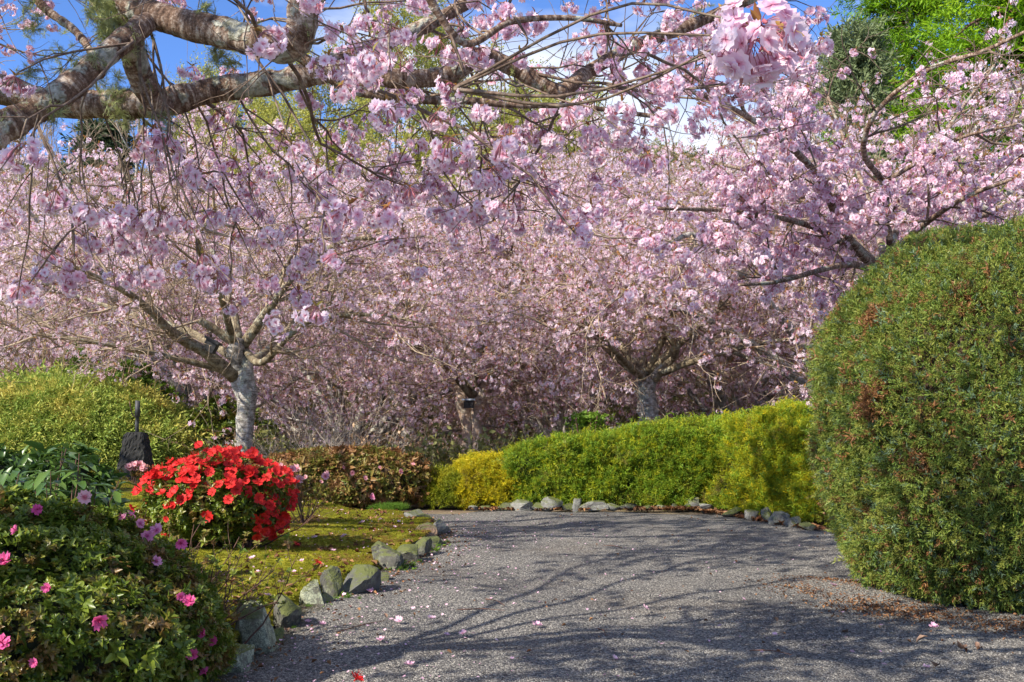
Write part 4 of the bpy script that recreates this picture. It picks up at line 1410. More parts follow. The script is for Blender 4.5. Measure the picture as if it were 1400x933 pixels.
BIG = [
    # long crooked limb: runs behind the fork and on to the right, rising out of the frame
    big([(-60, 122, 3.6), (60, 140, 3.62), (150, 143, 3.6), (215, 142, 3.56), (300, 122, 3.6), (380, 112, 3.62), (470, 97, 3.6), (545, 108, 3.6), (615, 102, 3.6), (655, 78, 3.6), (700, 92, 3.62),
         (735, 112, 3.64), (768, 125, 3.65), (800, 101, 3.7), (870, 62, 3.75), (950, 32, 3.8), (1040, -8, 3.85), (1150, -60, 3.95)], .06, [.055, .046, .042, .040, .030, .029, .027, .025, .022, .019, .014], 90, 14, .03, T0),
    # riser from the long limb up to the fork
    big([(222, 150, 3.52), (205, 128, 3.47), (190, 100, 3.42), (180, 62, 3.36), (178, 30, 3.32), (186, 8, 3.28)], .05, [.044, .039, .037, .039, .042], 24),
    # bent limb from the fork to the right
    big([(170, -14, 3.27), (186, 10, 3.25), (240, 30, 3.22), (310, 46, 3.2), (365, 60, 3.18), (395, 62, 3.15), (412, 40, 3.12), (414, 0, 3.1), (425, -80, 3.1)], .05, [.038, .041, .043, .044, .046, .041, .036], 50),
    # limb that slopes down to the left edge
    big([(205, 28, 3.22), (175, 50, 3.15), (120, 98, 3.08), (70, 138, 3.02), (0, 178, 2.95), (-90, 235, 2.9), (-200, 300, 2.95)], .034, [.029, .031, .034, .039, .040, .042, .046], 40, 14, .05),
    # upper limb passing behind the blossom in the middle
    big([(380, 112, 3.62), (430, 95, 3.7), (500, 68, 3.8), (560, 45, 3.9), (615, 18, 4.0), (690, -30, 4.2)], .034, .02, 36, 10),
    # thin limb under the long one
    big([(400, 70, 3.3), (440, 98, 3.32), (480, 122, 3.35), (560, 136, 3.36), (640, 138, 3.38), (700, 144, 3.4), (790, 146, 3.45), (900, 160, 3.5)], .018, .006, 40, 8),
    big([(20, -40, 3.9), (60, 10, 3.85), (105, 45, 3.8), (140, 95, 3.7)], .016, .012, 24, 8),
    big([(110, -30, 3.5), (150, 40, 3.5), (175, 80, 3.45)], .012, .01, 18, 8),
    big([(560, -60, 2.9), (600, 20, 2.95), (640, 60, 3.0), (700, 30, 3.05), (780, 25, 3.1), (850, 35, 3.15)], .012, .006, 30, 7),
]
# limbs above the frame and to the left: they carry the canopy that dapples the path
def wpts(rows):
    return np.array(rows, float)


HIGH = [(wpts([T0, (-2.4, 3.7, 2.6), (-1.6, 4.3, 3.4), (-.4, 4.7, 3.9), (.9, 4.9, 4.2)]), .024, .007),
        (wpts([T0, (-2.5, 3.2, 2.7), (-1.5, 2.9, 3.3), (-.3, 2.9, 3.7), (1.0, 3.1, 3.9)]), .024, .007),
        (wpts([T0, (-2.6, 2.8, 2.7), (-2.2, 1.6, 3.3), (-1.3, .8, 3.7), (-.2, .5, 3.9)]), .024, .007),
        (wpts([T0, (-2.7, 4.0, 3.0), (-2.3, 5.2, 3.9), (-1.4, 6.0, 4.5), (-.2, 6.4, 4.9)]), .024, .007),
        (wpts([T0, (-2.9, 3.0, 2.8), (-3.4, 2.4, 3.4), (-3.8, 1.4, 3.9), (-3.6, .2, 4.2)]), .024, .007),
        (wpts([T0, (-2.9, 4.2, 2.9), (-3.0, 5.2, 3.7), (-2.4, 5.8, 4.0), (-1.4, 5.9, 4.2)]), .024, .007)]
for pts, r0, r1 in HIGH:
    c = curve(pts, 30)
    lm = MB()
    tubes(lm, c[None], np.linspace(r0, r1, 30)[None], 10, 0, .04, rng)
    near_limbs.append(lm)


def near_ok(cur):
    """Shoots keep clear of the head height around the path; the view stays open below the canopy."""
    e = cur[:, -1]
    px = 700 + e[:, 0] / np.maximum(e[:, 1], .3) * F
    py = HZ - (e[:, 2] - H) / np.maximum(e[:, 1], .3) * F
    low = np.interp(px, [-200, 0, 150, 350, 500, 700, 820, 1000, 1250], [430, 450, 460, 430, 390, 350, 300, 200, 110]) + cur[:, 0, 0] * 0 + 40 * np.sin(px * .05)
    close = (e[:, 1] < 2.0)
    return (py < low) & ~close & (cur[:, :, 1].min(1) > 1.9)


rng = np.random.default_rng(241)
limbs_near = [(c[::3], r0, r1) for c, r0, r1 in BIG]
g1 = grow([(c, r0, r1) for c, r0, r1 in limbs_near if True], rng,
          [dict(k=22, L=.8, n=9, wob=.20, grav=.16, up=.0, ang=(.5, 1.4), r=.0065, sides=5, flat=.9, t0=.05, tp=1, keep=near_ok, bias=(0.05, .25, -.25)),
           dict(k=5, L=.5, n=7, wob=.20, grav=.13, ang=(.4, 1.2), r=.0034, sides=4, flat=1, t0=.1, keep=near_ok),
           dict(k=3, L=.24, n=5, wob=.2, grav=.05, ang=(.4, 1.2), r=.002, sides=3, flat=1, t0=.1, keep=near_ok)], None)
rr = [.0055, .003, .0018]
for tt, r_, sd in zip(g1, rr, (5, 4, 3)):
    tubes(tw, tt, np.linspace(1, .4, tt.shape[1])[None] * r_ * rng.uniform(.7, 1.3, (len(tt), 1)), sd, 0, rng=rng)


rng = np.random.default_rng(242)


def high_ok(cur):
    e = cur[:, -1]
    px = 700 + e[:, 0] / np.maximum(e[:, 1], .3) * F
    py = HZ - (e[:, 2] - H) / np.maximum(e[:, 1], .3) * F
    return (e[:, 2] > 2.4) & ~((e[:, 1] < 2.0) & (py > -200) & (e[:, 1] > 0))


g2 = grow(HIGH, rng, [dict(k=26, L=1.1, n=7, wob=.16, grav=.08, up=.03, ang=(.5, 1.2), r=.010, sides=4, flat=.8, t0=.15, keep=high_ok),
                      dict(k=7, L=.55, n=6, wob=.18, grav=.12, ang=(.4, 1.2), r=.0045, sides=3, flat=.9, t0=.1, keep=high_ok)], None)
for tt, r_ in zip(g2, (.010, .0045)):
    tubes(tw, tt, np.linspace(1, .4, tt.shape[1])[None] * r_ * rng.uniform(.7, 1.3, (len(tt), 1)), 3, 0, rng=rng)
wood(rt, mb, near_limbs, tw, M['bark'], M['twig'])
pn = np.concatenate([blossom_points(g1[0], 1, .6, rng, .01), blossom_points(g1[1], 1, .5, rng, .008), blossom_points(g1[2][::3], 1, .6, rng, .006)])
ph = np.concatenate([blossom_points(g2[0], 2, .3, rng, .015), blossom_points(g2[1], 1, .3, rng, .015)])
hero = px_pts([(1005, 28, 1.95), (1040, 35, 1.9), (1070, 42, 1.95), (1022, 50, 1.9), (470, 40, 2.9), (500, 20, 2.9), (620, 68, 3.0), (600, 55, 3.0), (655, 65, 3.05), (710, 70, 3.1), (690, 5, 2.9), (475, 95, 3.1), (500, 105, 3.15)])
allb = np.concatenate([c for c, _, _ in BIG] + [x.reshape(-1, 3) for x in g1[:2]])
hd = np.array([np.linalg.norm(allb - h_, axis=1).min() for h_ in hero])
hero = np.concatenate([hero[:4], hero[4:][hd[4:] < .3]])
rng = np.random.default_rng(243)
px_, py_ = 700 + pn[:, 0] / pn[:, 1] * F, HZ - (pn[:, 2] - H) / pn[:, 1] * F
drop = np.where((px_ < 440) & (py_ < 175), .5, .0)            # few flowers in front of the thick limbs
pn = pn[rng.uniform(size=len(pn)) > drop]
tags = np.concatenate([hero, pn, ph])
split_clusters(rt, tags, rng, lambda q, px, py: q[:, 1], 300, (.58, .9), big_first=4)
# the shoots that carry the clusters hanging singly in the view
mbh = MB()
for h_ in hero:
    dd = np.linalg.norm((allb - h_) * np.array((1, 1, .7)), axis=1) + .6 * (allb[:, 2] < h_[2] + .03)
    a_ = allb[np.argmin(dd)]
    md_ = (a_ + h_) / 2 + rng.standard_normal(3) * .05
    tubes(mbh, curve(np.array([a_, md_, h_]), 8)[None], np.linspace(.0045, .0018, 8)[None], 4, 0, rng=rng)
obj('hanging_twigs', mbh.build('hanging_twigs', M['twig']), rt, kind='stuff')

# beard lichen on the near limbs
LT = [make_wisp(740 + i, M['lichen'], 26, 1.0, 1.0, .022, 0, up=.2) for i in range(3)]
lp = []
for (px, py, d, k, s_) in [(150, 15, 3.3, 60, .06), (165, 35, 3.3, 40, .05), (140, -5, 3.35, 50, .06), (150, 62, 3.3, 20, .03), (62, 150, 3.0, 16, .03), (175, 150, 3.55, 26, .05), (150, 120, 3.6, 24, .05), (300, 80, 3.3, 18, .05),
                        (40, 105, 3.7, 14, .05), (45, 30, 3.8, 14, .06), (625, 122, 3.62, 8, .02), (85, 75, 3.75, 14, .05), (220, 165, 3.5, 10, .03), (280, 20, 3.2, 10, .03)]:
    lp.append(P(px, py, d) + rng.standard_normal((k, 3)) * s_ * .55)
for c, r0, _ in BIG[:4]:
    i = rng.integers(0, len(c) - 1, 40)
    lp.append(c[i] + unit(rng.standard_normal((40, 3)) + [0, 0, .4]) * .04)
lp = np.concatenate(lp)
scatter('lichen', LT, lp, R.uniform(0, 6.28, (len(lp), 3)), R.uniform(.012, .038, len(lp)), rt, kind='stuff')


# ------------------------------------------------------------------ shrubs
def lump(U, seed, amp, freq=3.0):
    """Smooth bumps over directions U."""
    rng = np.random.default_rng(seed)
    s = np.zeros(len(U))
    for k in range(14):
        w = unit(rng.standard_normal(3)) * freq * rng.uniform(.5, 2.2)
        s += np.sin(U @ w * 2 + rng.uniform(0, 6.28)) * rng.uniform(.4, 1)
    s2 = np.zeros(len(U))
    for k in range(16):
        w = unit(rng.standard_normal(3)) * rng.uniform(11, 30)
        s2 += np.sin(U @ w + rng.uniform(0, 6.28))
    return 1 + amp * (s / 3.2 + .28 * np.abs(s2) / 2.8 - .14)


def shell(c, rad, n, rng, p=2.4, seed=1, amp=.05, zlow=-.25, depth=.12, freq=3.0, front=False):
    """n points on and just inside a bumpy rounded body with centre c; returns points and outward normals."""
    U = unit(rng.standard_normal((int(n * 2.6), 3)))
    U = U[U[:, 2] > zlow]
    if front:                                    # skip most of the far side, which nothing can see
        U = U[(U[:, 1] < .35) | (rng.uniform(size=len(U)) < .35)]
    U = U[:n]
    rad = np.asarray(rad, float)
    k = (np.abs(U / rad) ** p).sum(1) ** (-1 / p)
    k = k * lump(U, seed, amp, freq)
    q = U * k[:, None]
    N = unit(np.sign(q) * np.abs(q / rad) ** (p - 1) / rad)
    q = q * (1 - depth * rng.uniform(0, 1, len(q))[:, None] ** 1.6)
    return q + np.asarray(c), N


def core(c, rad, p=2.4, seed=1, amp=.05, shrink=.86, zlow=-1.0, nu=40, nv=22, freq=3.0):
    a = np.linspace(0, 2 * np.pi, nu, endpoint=False)
    b_ = np.linspace(max(-np.pi / 2, math.asin(max(-1, zlow))), np.pi / 2, nv)
    A, B_ = np.meshgrid(a, b_)
    U = np.stack([np.cos(A) * np.cos(B_), np.sin(A) * np.cos(B_), np.sin(B_)], -1).reshape(-1, 3)
    rad = np.asarray(rad, float)
    k = (np.abs(U / rad) ** p).sum(1) ** (-1 / p) * lump(U, seed, amp, freq) * shrink
    V = U * k[:, None] + np.asarray(c)
    i, j = np.meshgrid(np.arange(nu), np.arange(nv - 1))
    i2 = (i + 1) % nu
    f = np.stack([(j * nu + i).ravel(), (j * nu + i2).ravel(), ((j + 1) * nu + i2).ravel(), ((j + 1) * nu + i).ravel()], 1)
    return V, [f]


M['core_green'] = plain('shaded_core_green', (0.03, 0.035, 0.012), .9, var=.5, scale=40, bump=.6)  # added core bodies, coloured dark to stand in for the shaded interior
M['core_brown'] = plain('shaded_core_brown', (0.06, 0.035, 0.018), .9, var=.5, scale=40, bump=.6)


def clipped(name, label, cat, c, rad, sprs, n, size, rng, p=2.6, seed=1, amp=.04, zlow=-.3, out=.65, up=.35, jit=.45, core_m='core_green', group=None, depth=.12, weights=None, base=None, freq=3.0, shrink=.84, hang=0.0, front=True, ztrim=.02, rotz=0.0, slope=0.0):
    rt = thing(name, label, cat, base if base is not None else (c[0], c[1], float(gz(c[0], c[1]))), group)
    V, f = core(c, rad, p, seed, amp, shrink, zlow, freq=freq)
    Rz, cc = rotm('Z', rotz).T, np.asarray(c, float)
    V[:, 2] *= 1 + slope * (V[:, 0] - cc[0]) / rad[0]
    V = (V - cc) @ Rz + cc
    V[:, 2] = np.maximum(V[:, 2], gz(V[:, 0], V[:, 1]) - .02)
    obj('light_blocking_core', mesh('light_blocking_core', V, f, M[core_m]), rt)  # solid dark body added so light does not pass through the foliage
    q, N = shell(c, rad, n, rng, p, seed, amp, zlow, depth, freq, front)
    q[:, 2] *= 1 + slope * (q[:, 0] - cc[0]) / rad[0]
    q, N = (q - cc) @ Rz + cc, N @ Rz
    ok = q[:, 2] > gz(q[:, 0], q[:, 1]) + ztrim
    q, N = q[ok], N[ok]
    D = N * out + np.array((0, 0, up)) + rng.standard_normal(q.shape) * jit
    if hang:
        D = D + np.array((0, 0, -hang))
    idx = None
    if weights is not None:
        idx = rng.choice(len(sprs), len(q), p=np.asarray(weights) / np.sum(weights))
    scatter('foliage', sprs, q - N * size * .3, eul_from_z(D, rng.uniform(0, 6.28, len(q))), size * (rng.uniform(.6, 1.3, len(q)) + .9 * (rng.uniform(size=len(q)) < .02)), rt, idx=idx, kind='stuff')
    return rt, q, N


rng = np.random.default_rng(300)
# big clipped ball on the right
BC, BR_ = np.array((2.98, 6.65, .98)), np.array((1.12, 1.12, 1.14))
tp = SPR['topiary'] + SPR['topiary_blue'] + SPR['topiary_gold'] + SPR['dead']
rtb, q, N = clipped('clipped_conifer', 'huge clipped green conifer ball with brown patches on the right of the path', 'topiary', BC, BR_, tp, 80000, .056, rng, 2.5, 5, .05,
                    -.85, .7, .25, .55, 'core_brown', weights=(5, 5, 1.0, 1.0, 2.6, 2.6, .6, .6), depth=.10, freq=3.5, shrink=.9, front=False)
# ragged holes and browned hollows on the ball: dead sprays in clumps
cen = q[(N[:, 1] < -.2) & (q[:, 2] < 1.7)]
cen = cen[rng.integers(0, len(cen), 22)]
sel = np.zeros(len(q), bool)
for c_ in cen:
    sel |= np.linalg.norm(q - c_, axis=1) < rng.uniform(.02, .08)
qd, Nd = q[sel], N[sel]
qd, Nd = np.repeat(qd, 2, 0), np.repeat(Nd, 2, 0)
scatter('dead_foliage', SPR['dead'], qd + rng.standard_normal(qd.shape) * .012, eul_from_z(Nd + rng.standard_normal(qd.shape) * .7, rng.uniform(0, 6.28, len(qd))), .06 * rng.uniform(.6, 1.3, len(qd)), rtb, kind='stuff')

# clipped conifers along the far edge of the path
def at(px, py, d):
    v = P(px, py, d)
    return v


def hedge(label, px0, px1, top, d0, d1, sprs, n, size, seed, w=None, half=.5, amp=.10, p=6.0, slope=0.0):
    """A clipped block whose front foot runs from pixel column px0 at distance d0 to px1 at d1; top = top row."""
    a, b_ = at(px0, top, d0), at(px1, top, d1)
    ht = (a[2] + b_[2]) / 2
    v = (b_ - a)[:2]
    ln = np.linalg.norm(v)
    nrm = np.array((-v[1], v[0])) / ln
    m_ = (a + b_)[:2] / 2 + nrm * half
    c = np.array((m_[0], m_[1], ht * .42))
    rad = np.array((ln / 2, half, ht * .60))
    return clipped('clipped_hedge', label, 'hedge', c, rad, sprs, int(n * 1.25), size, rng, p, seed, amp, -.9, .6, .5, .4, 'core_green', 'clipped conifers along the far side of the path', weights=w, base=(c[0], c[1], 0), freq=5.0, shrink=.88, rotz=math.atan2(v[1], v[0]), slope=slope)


hedge('low olive-green clipped conifer with yellow tips at the left end of the hedge', 570, 640, 652, 12.3, 12.2, SPR['hedge_olive'], 5200, .08, 11, half=.4, p=3.5)
hedge('bright golden clipped conifer between the olive one and the long green hedge', 622, 712, 634, 12.2, 12.25, SPR['hedge_gold'] + SPR['hedge_lime'], 8000, .08, 12, (4, 4, 1, 1), p=4)
hedge('long green clipped hedge, its left half below the rust cherry trunk', 690, 890, 607, 12.25, 12.3, SPR['hedge_green'] + SPR['hedge_lime'], 17000, .085, 13, (3, 3, 1.5, 1.5), slope=.15)
hedge('darker green clipped hedge between the long green one and the yellow end', 850, 1020, 586, 12.3, 12.1, SPR['hedge_green'] + SPR['hedge_olive'] + SPR['hedge_lime'], 14000, .085, 14, (5, 5, 1, 1, 1.5, 1.5), slope=.04)
hedge('tall yellow-green clipped hedge beside the big clipped ball', 965, 1155, 566, 12.15, 10.15, SPR['hedge_lime'] + SPR['hedge_gold'] + SPR['hedge_green'], 21000, .082, 15, (3, 3, 1.1, 1.1, 2, 2), slope=.06)
# loose shoots of a green shrub above the hedge
q_ = np.stack([rng.normal(P(805, 570, 12.9)[0], .10, 260), rng.normal(12.9, .1, 260), rng.uniform(.8, 1.02, 260)], 1)
rl = thing('leafy_shrub', 'small lime-green leafy shrub poking above the long hedge', 'shrub', (q_[:, 0].mean(), 12.9, 0))
mb = MB()
a_ = shoot(np.tile([q_[:, 0].mean(), 12.9, 0.0], (14, 1)), rng.standard_normal((14, 3)) * [.12, .12, 0] + [0, 0, 1], rng.uniform(.8, 1.05, 14), 6, .05, 0, rng)
tubes(mb, a_, np.full((14, 6), .006), 4, 0, rng=rng)
obj('stems', mb.build('stems', M['stem']), rl, kind='stuff')
scatter('foliage', ROS['shrub_lime'], q_, R.uniform(-.6, .6, (len(q_), 3)) + [0, 0, 1], rng.uniform(.03, .05, len(q_)), rl, kind='stuff')

# golden weeping conifer mound at the left
c = np.array((P(70, 600, 16.2)[0], 16.2, .12))
rtm, q, N = clipped('conifer_mound', 'broad golden-green weeping conifer mound at the left behind the dark plinth', 'shrub', c, (2.35, 1.7, 1.32), SPR_MOUND, 30000, .16, rng, 2.0, 21, .04, -.1, .9, .0, .28,
                    'core_green', depth=.08, freq=4.0, hang=.55, base=(c[0], c[1], float(gz(c[0], c[1]))), shrink=.9)
# lime leafy shrub behind the mound
c = np.array((P(130, 510, 18)[0], 18, .9))
clipped('leafy_shrub', 'lime-leaved shrub showing behind the top of the golden mound', 'shrub', c, (1.3, .8, .95), ROS['shrub_lime'], 2600, .07, rng, 2, 22, .15, -.5, .6, .4, .5)
c = np.array((P(305, 600, 16.5)[0], 16.5, .3))
clipped('leafy_shrub', 'dark green shrub beside the right flank of the golden mound', 'shrub', c, (.75, .6, .85), ROS['azalea'], 2600, .065, rng, 2, 23, .15, -.6, .6, .4, .5)

# ------------------------------------------------------------------ flowering azaleas
AZ = {k: [make_azalea_flower(600 + 10 * j + s, M[m_], r_, k == 'hot') for s in range(4)] for j, (k, m_, r_) in enumerate(
    [('red', 'red', .038), ('hot', 'hotpink', .03), ('mauve', 'mauve', .03), ('pale', 'palepink', .033)])}


def put_flower(rt, kind, pos, nv, s=1.0, name='flower', rng=rng):
    e = eul_from_z(np.asarray(nv, float)[None], rng.uniform(0, 6.28, 1))[0]
    return place(AZ[kind][rng.integers(0, 4)], name, rt, pos, e, s)


# red azalea
c = np.array((P(296, 690, 8.0)[0], 8.0, .43))
rtr, q, N = clipped('red_azalea', 'rounded azalea bush covered in bright red flowers on the mossy bed', 'azalea', c, (.50, .48, .29), ROS['azalea'], 2400, .04, rng, 2.1, 31, .10, -.75, .6, .5, .5,
                    'core_green', depth=.3, shrink=.55, base=(c[0] + .12, 8.0, bed(c[0], 8.0)))
mb = MB()
rb = np.array((c[0] + .15, 8.0, bed(c[0], 8.0) - .02))
D = rng.standard_normal((34, 3)) * [.8, .7, .1] + [-.15, 0, .75]
a_ = shoot(rb + rng.standard_normal((34, 3)) * [.06, .05, 0], D, rng.uniform(.4, .68, 34), 8, .09, 0, rng, .05)
tubes(mb, a_, np.linspace(1, .4, 8)[None] * .006 * np.ones((34, 1)), 4, 0, rng=rng)
p_, T_ = along(a_, rng.uniform(.4, .95, (34, 5)))
a2 = shoot(p_.reshape(-1, 3), side_dirs(T_.reshape(-1, 3), rng.uniform(.4, 1, 170), rng), rng.uniform(.1, .22, 170), 5, .1, 0, rng, .08)
tubes(mb, a2, np.linspace(1, .5, 5)[None] * .0026 * np.ones((170, 1)), 3, 0, rng=rng)
obj('stems', mb.build('stems', M['stem']), rtr, kind='stuff')
Uf, Nf = shell(c, (.52, .49, .31), 5000, rng, 2.1, 31, .10, -.75, .1)
vis = (Nf[:, 1] < .45)
Uf, Nf = Uf[vis], Nf[vis]
wt = np.clip((Uf[:, 2] - .36) / .2, .04, 1)                      # dense on the crown, sparse below, a skirt on the right
right = (Uf[:, 0] > c[0] + .33) & (Uf[:, 2] > .18)
wt = np.where(right, 1.0, wt)
chosen = []
for i in rng.permutation(len(Uf)):
    if rng.uniform() < wt[i] and all(np.sum((Uf[i] - Uf[j]) ** 2) > .0012 for j in chosen):
        chosen.append(i)
    if len(chosen) >= 290:
        break
for i in chosen:
    nv = Nf[i] * .8 + np.array((-.1, -.45, .35)) + rng.standard_normal(3) * .35
    put_flower(rtr, 'red', Uf[i] + Nf[i] * rng.uniform(-.03, .05), nv, rng.uniform(.6, 1.25))

# dark green azalea in the near left corner, with scattered pink flowers
c = np.array((-2.07, 4.35, .18))
rtg, q, N = clipped('green_azalea', 'dense dark green azalea bush with a few pink flowers in the near left corner', 'azalea', c, (.93, .85, .56), ROS['azalea'], 19000, .029, rng, 2.1, 41, .07, -.35, .75, .35, .5,
                    'core_green', depth=.16, shrink=.84, base=(-1.95, 4.35, 0), freq=4.5, front=False)
mb = MB()
rb = np.array((-1.5, 4.9, .02))
D = rng.standard_normal((46, 3)) * [.6, .5, .1] + [.25, .1, .8]
a_ = shoot(rb + rng.standard_normal((46, 3)) * [.12, .1, 0], D, rng.uniform(.3, .6, 46), 8, .1, 0, rng, .03)
tubes(mb, a_, np.linspace(1, .4, 8)[None] * .0045 * np.ones((46, 1)), 4, 0, rng=rng)
p_, T_ = along(a_, rng.uniform(.3, .95, (46, 5)))
a2 = shoot(p_.reshape(-1, 3), side_dirs(T_.reshape(-1, 3), rng.uniform(.4, 1, 230), rng), rng.uniform(.08, .2, 230), 5, .1, 0, rng, .05)
tubes(mb, a2, np.linspace(1, .5, 5)[None] * .002 * np.ones((230, 1)), 3, 0, rng=rng)
obj('stems', mb.build('stems', M['stem']), rtg, kind='stuff')
qq = np.concatenate([a2[:, -1], a2[:, 3]])
qq = qq[rng.uniform(size=len(qq)) < .75]
scatter('sparse_foliage', ROS['azalea_rust'] + ROS['azalea'], qq, eul_from_z(rng.standard_normal(qq.shape) * .4 + [0, 0, 1], rng.uniform(0, 6, len(qq))), rng.uniform(.02, .034, len(qq)), rtg, kind='stuff')


def on_surface(px, py, q):
    """The foliage point nearest to the viewer that shows at pixel (px, py)."""
    X = 700 + q[:, 0] / q[:, 1] * F
    Y = HZ - (q[:, 2] - H) / q[:, 1] * F
    dd = np.hypot(X - px, Y - py)
    k = np.argsort(dd)[:12]
    return q[k[np.argmin(q[k, 1])]]


for px, py, s_, kd in [(10, 770, 1.1, 'hot'), (8, 880, 1.2, 'hot'), (140, 850, 1.05, 'hot'), (70, 806, .7, 'hot'), (25, 727, .7, 'hot'), (55, 700, .8, 'hot'), (262, 824, .9, 'hot'), (250, 818, .7, 'hot'), (217, 770, .85, 'mauve'),
                       (280, 868, .8, 'hot'), (293, 878, .8, 'hot'), (266, 897, .85, 'hot'), (282, 920, .8, 'hot'), (52, 908, .6, 'hot'), (205, 735, 1.0, 'mauve'), (218, 728, 1.1, 'mauve'), (185, 705, .9, 'mauve'), (172, 710, .8, 'mauve'),
                       (195, 718, .8, 'mauve'), (250, 745, .9, 'hot'), (120, 683, 1.0, 'pale')]:
    w = on_surface(px, py, q)
    put_flower(rtg, kd, w + (P(px, py, w[1]) - w) * [1, 0, 1] + np.array((0, -.03, .01)), (rng.normal(0, .6), -.8 + rng.normal(0, .3), .5 + rng.normal(0, .5)), s_ * .95)

# rhododendron with big leaves
rb = np.array((P(40, 700, 5.35)[0], 5.35, 0.05))
rrh = thing('rhododendron', 'dark rhododendron with long glossy leaves at the left edge above the green azalea', 'rhododendron', rb)
mb = MB()
nst = 30
Dr = rng.standard_normal((nst, 3)) * [.17, .22, .1] + [0, 0, .9]
st_ = shoot(rb + rng.standard_normal((nst, 3)) * [.16, .1, 0], Dr, rng.uniform(.5, .9, nst), 7, .06, 0, rng, .02)
tubes(mb, st_, np.linspace(1, .5, 7)[None] * .005 * np.ones((nst, 1)), 5, 0, rng=rng)
obj('stems', mb.build('stems', M['stem']), rrh, kind='stuff')
leafm = []
for s in range(3):
    v, f = leaf_geo(.105, .038, .18, [.1, .25, .4][s])
    m2 = MB()
    m2.add(v, f)
    leafm.append(m2.build('leaf', M['rhodo']))
for e, T in zip(st_[:, -1], unit(st_[:, -1] - st_[:, -2])):
    for k in range(10):
        a = k * 2.4 + rng.uniform(-.3, .3)
        B = frame_z(T + [0, 0, .5])
        dv = B @ np.array((math.cos(a), math.sin(a), rng.uniform(-.45, .35)))
        mt = Vector(dv).to_track_quat('X', 'Z').to_euler()
        place(leafm[rng.integers(0, 3)], 'leaf', rrh, e - T * .016 * k, mt, rng.uniform(.9, 1.35))
# filling foliage behind the leaves
for i in range(1):
    c = np.array((rb[0] - .45, 6.25, .33))
    clipped('leafy_shrub', 'dark blue-green leafy shrub at the left edge behind the long-leaved rhododendron', 'shrub', c, (.62, .45, .56), [make_rosette(560 + s, M['rhodo'], 7, 1, .34) for s in range(3)], 1500, .085, rng, 2, 24, .12, -.5, .6, .4, .4)

# rusty azalea hedge at the back of the bed
c = np.array((P(462, 660, 12.3)[0], 12.5, .27))
rtz, q, N = clipped('rusty_azalea', 'low rusty-leaved azalea hedge with a few pale pink flowers behind the mossy lawn', 'azalea', c, (.98, .5, .36), ROS['azalea_rust'], 6500, .05, rng, 2.5, 51, .09, -.6, .6, .5, .5,
                    'core_brown', depth=.2, shrink=.82, base=(c[0], 12.5, bed(c[0], 12)))
for px, py, kd, s_ in [(482, 648, 'pale', 1.1), (548, 646, 'pale', 1.2), (510, 680, 'mauve', 1.6), (470, 640, 'pale', .9), (565, 636, 'pale', .9), (440, 660, 'pale', .9), (500, 655, 'pale', 1.0), (388, 640, 'pale', 1.1), (395, 655, 'pale', 1.2), (375, 648, 'pale', 1.0), (520, 640, 'pale', .8)]:
    w = on_surface(px, py, q)
    put_flower(rtz, kd, w + (P(px, py, w[1]) - w) * [1, 0, 1] + np.array((0, -.03, .01)), (rng.normal(0, .7), -.8, .5 + rng.normal(0, .5)), s_ * .85)


def small_azalea(label, px, py, d, w, h, n_fl, kd, seed):
    b_ = P(px, py, d)
    b_[2] = bed(b_[0], d) - .02
    r_ = thing('pink_azalea', label, 'azalea', b_, 'small pink azaleas on the bed')
    g = np.random.default_rng(seed)
    mb = MB()
    n_ = 16
    s1 = shoot(np.tile(b_, (n_, 1)) + g.standard_normal((n_, 3)) * [.02, .02, 0], g.standard_normal((n_, 3)) * [w, w * .7, .1] + [0, 0, .8], g.uniform(.6, 1.05, n_) * h, 7, .1, 0, g, .04)
    tubes(mb, s1, np.linspace(1, .4, 7)[None] * .005 * np.ones((n_, 1)), 4, 0, rng=g)
    p1, T1 = along(s1, g.uniform(.4, .95, (n_, 4)))
    s2 = shoot(p1.reshape(-1, 3), side_dirs(T1.reshape(-1, 3), g.uniform(.4, 1, n_ * 4), g), g.uniform(.1, .3, n_ * 4) * h, 5, .1, 0, g, .06)
    tubes(mb, s2, np.linspace(1, .5, 5)[None] * .0025 * np.ones((n_ * 4, 1)), 3, 0, rng=g)
    obj('stems', mb.build('stems', M['stem']), r_, kind='stuff')
    e = np.concatenate([s1[:, -1], s2[:, -1], s2[:, 3]])
    scatter('foliage', ROS['azalea_rust'], e, eul_from_z(g.standard_normal(e.shape) * .5 + [0, 0, .8], g.uniform(0, 6, len(e))), g.uniform(.025, .04, len(e)), r_, kind='stuff')
    e = np.concatenate([s1[:, -1], s2[:, -1]])
    e = e[np.argsort(-e[:, 2])][:n_fl * 2]
    for i in g.permutation(len(e))[:n_fl]:
        put_flower(r_, kd, e[i] + [0, -.02, .01], (g.normal(0, .5), -.8, .5), g.uniform(.8, 1.35), rng=g)


small_azalea('small pale pink azalea at the foot of the dark tapered plinth', 186, 676, 11.4, .32, .24, 18, 'pale', 61)
small_azalea('spindly pale pink azalea on a thin stem just right of the red azalea', 415, 718, 9.6, .28, .50, 15, 'pale', 62)

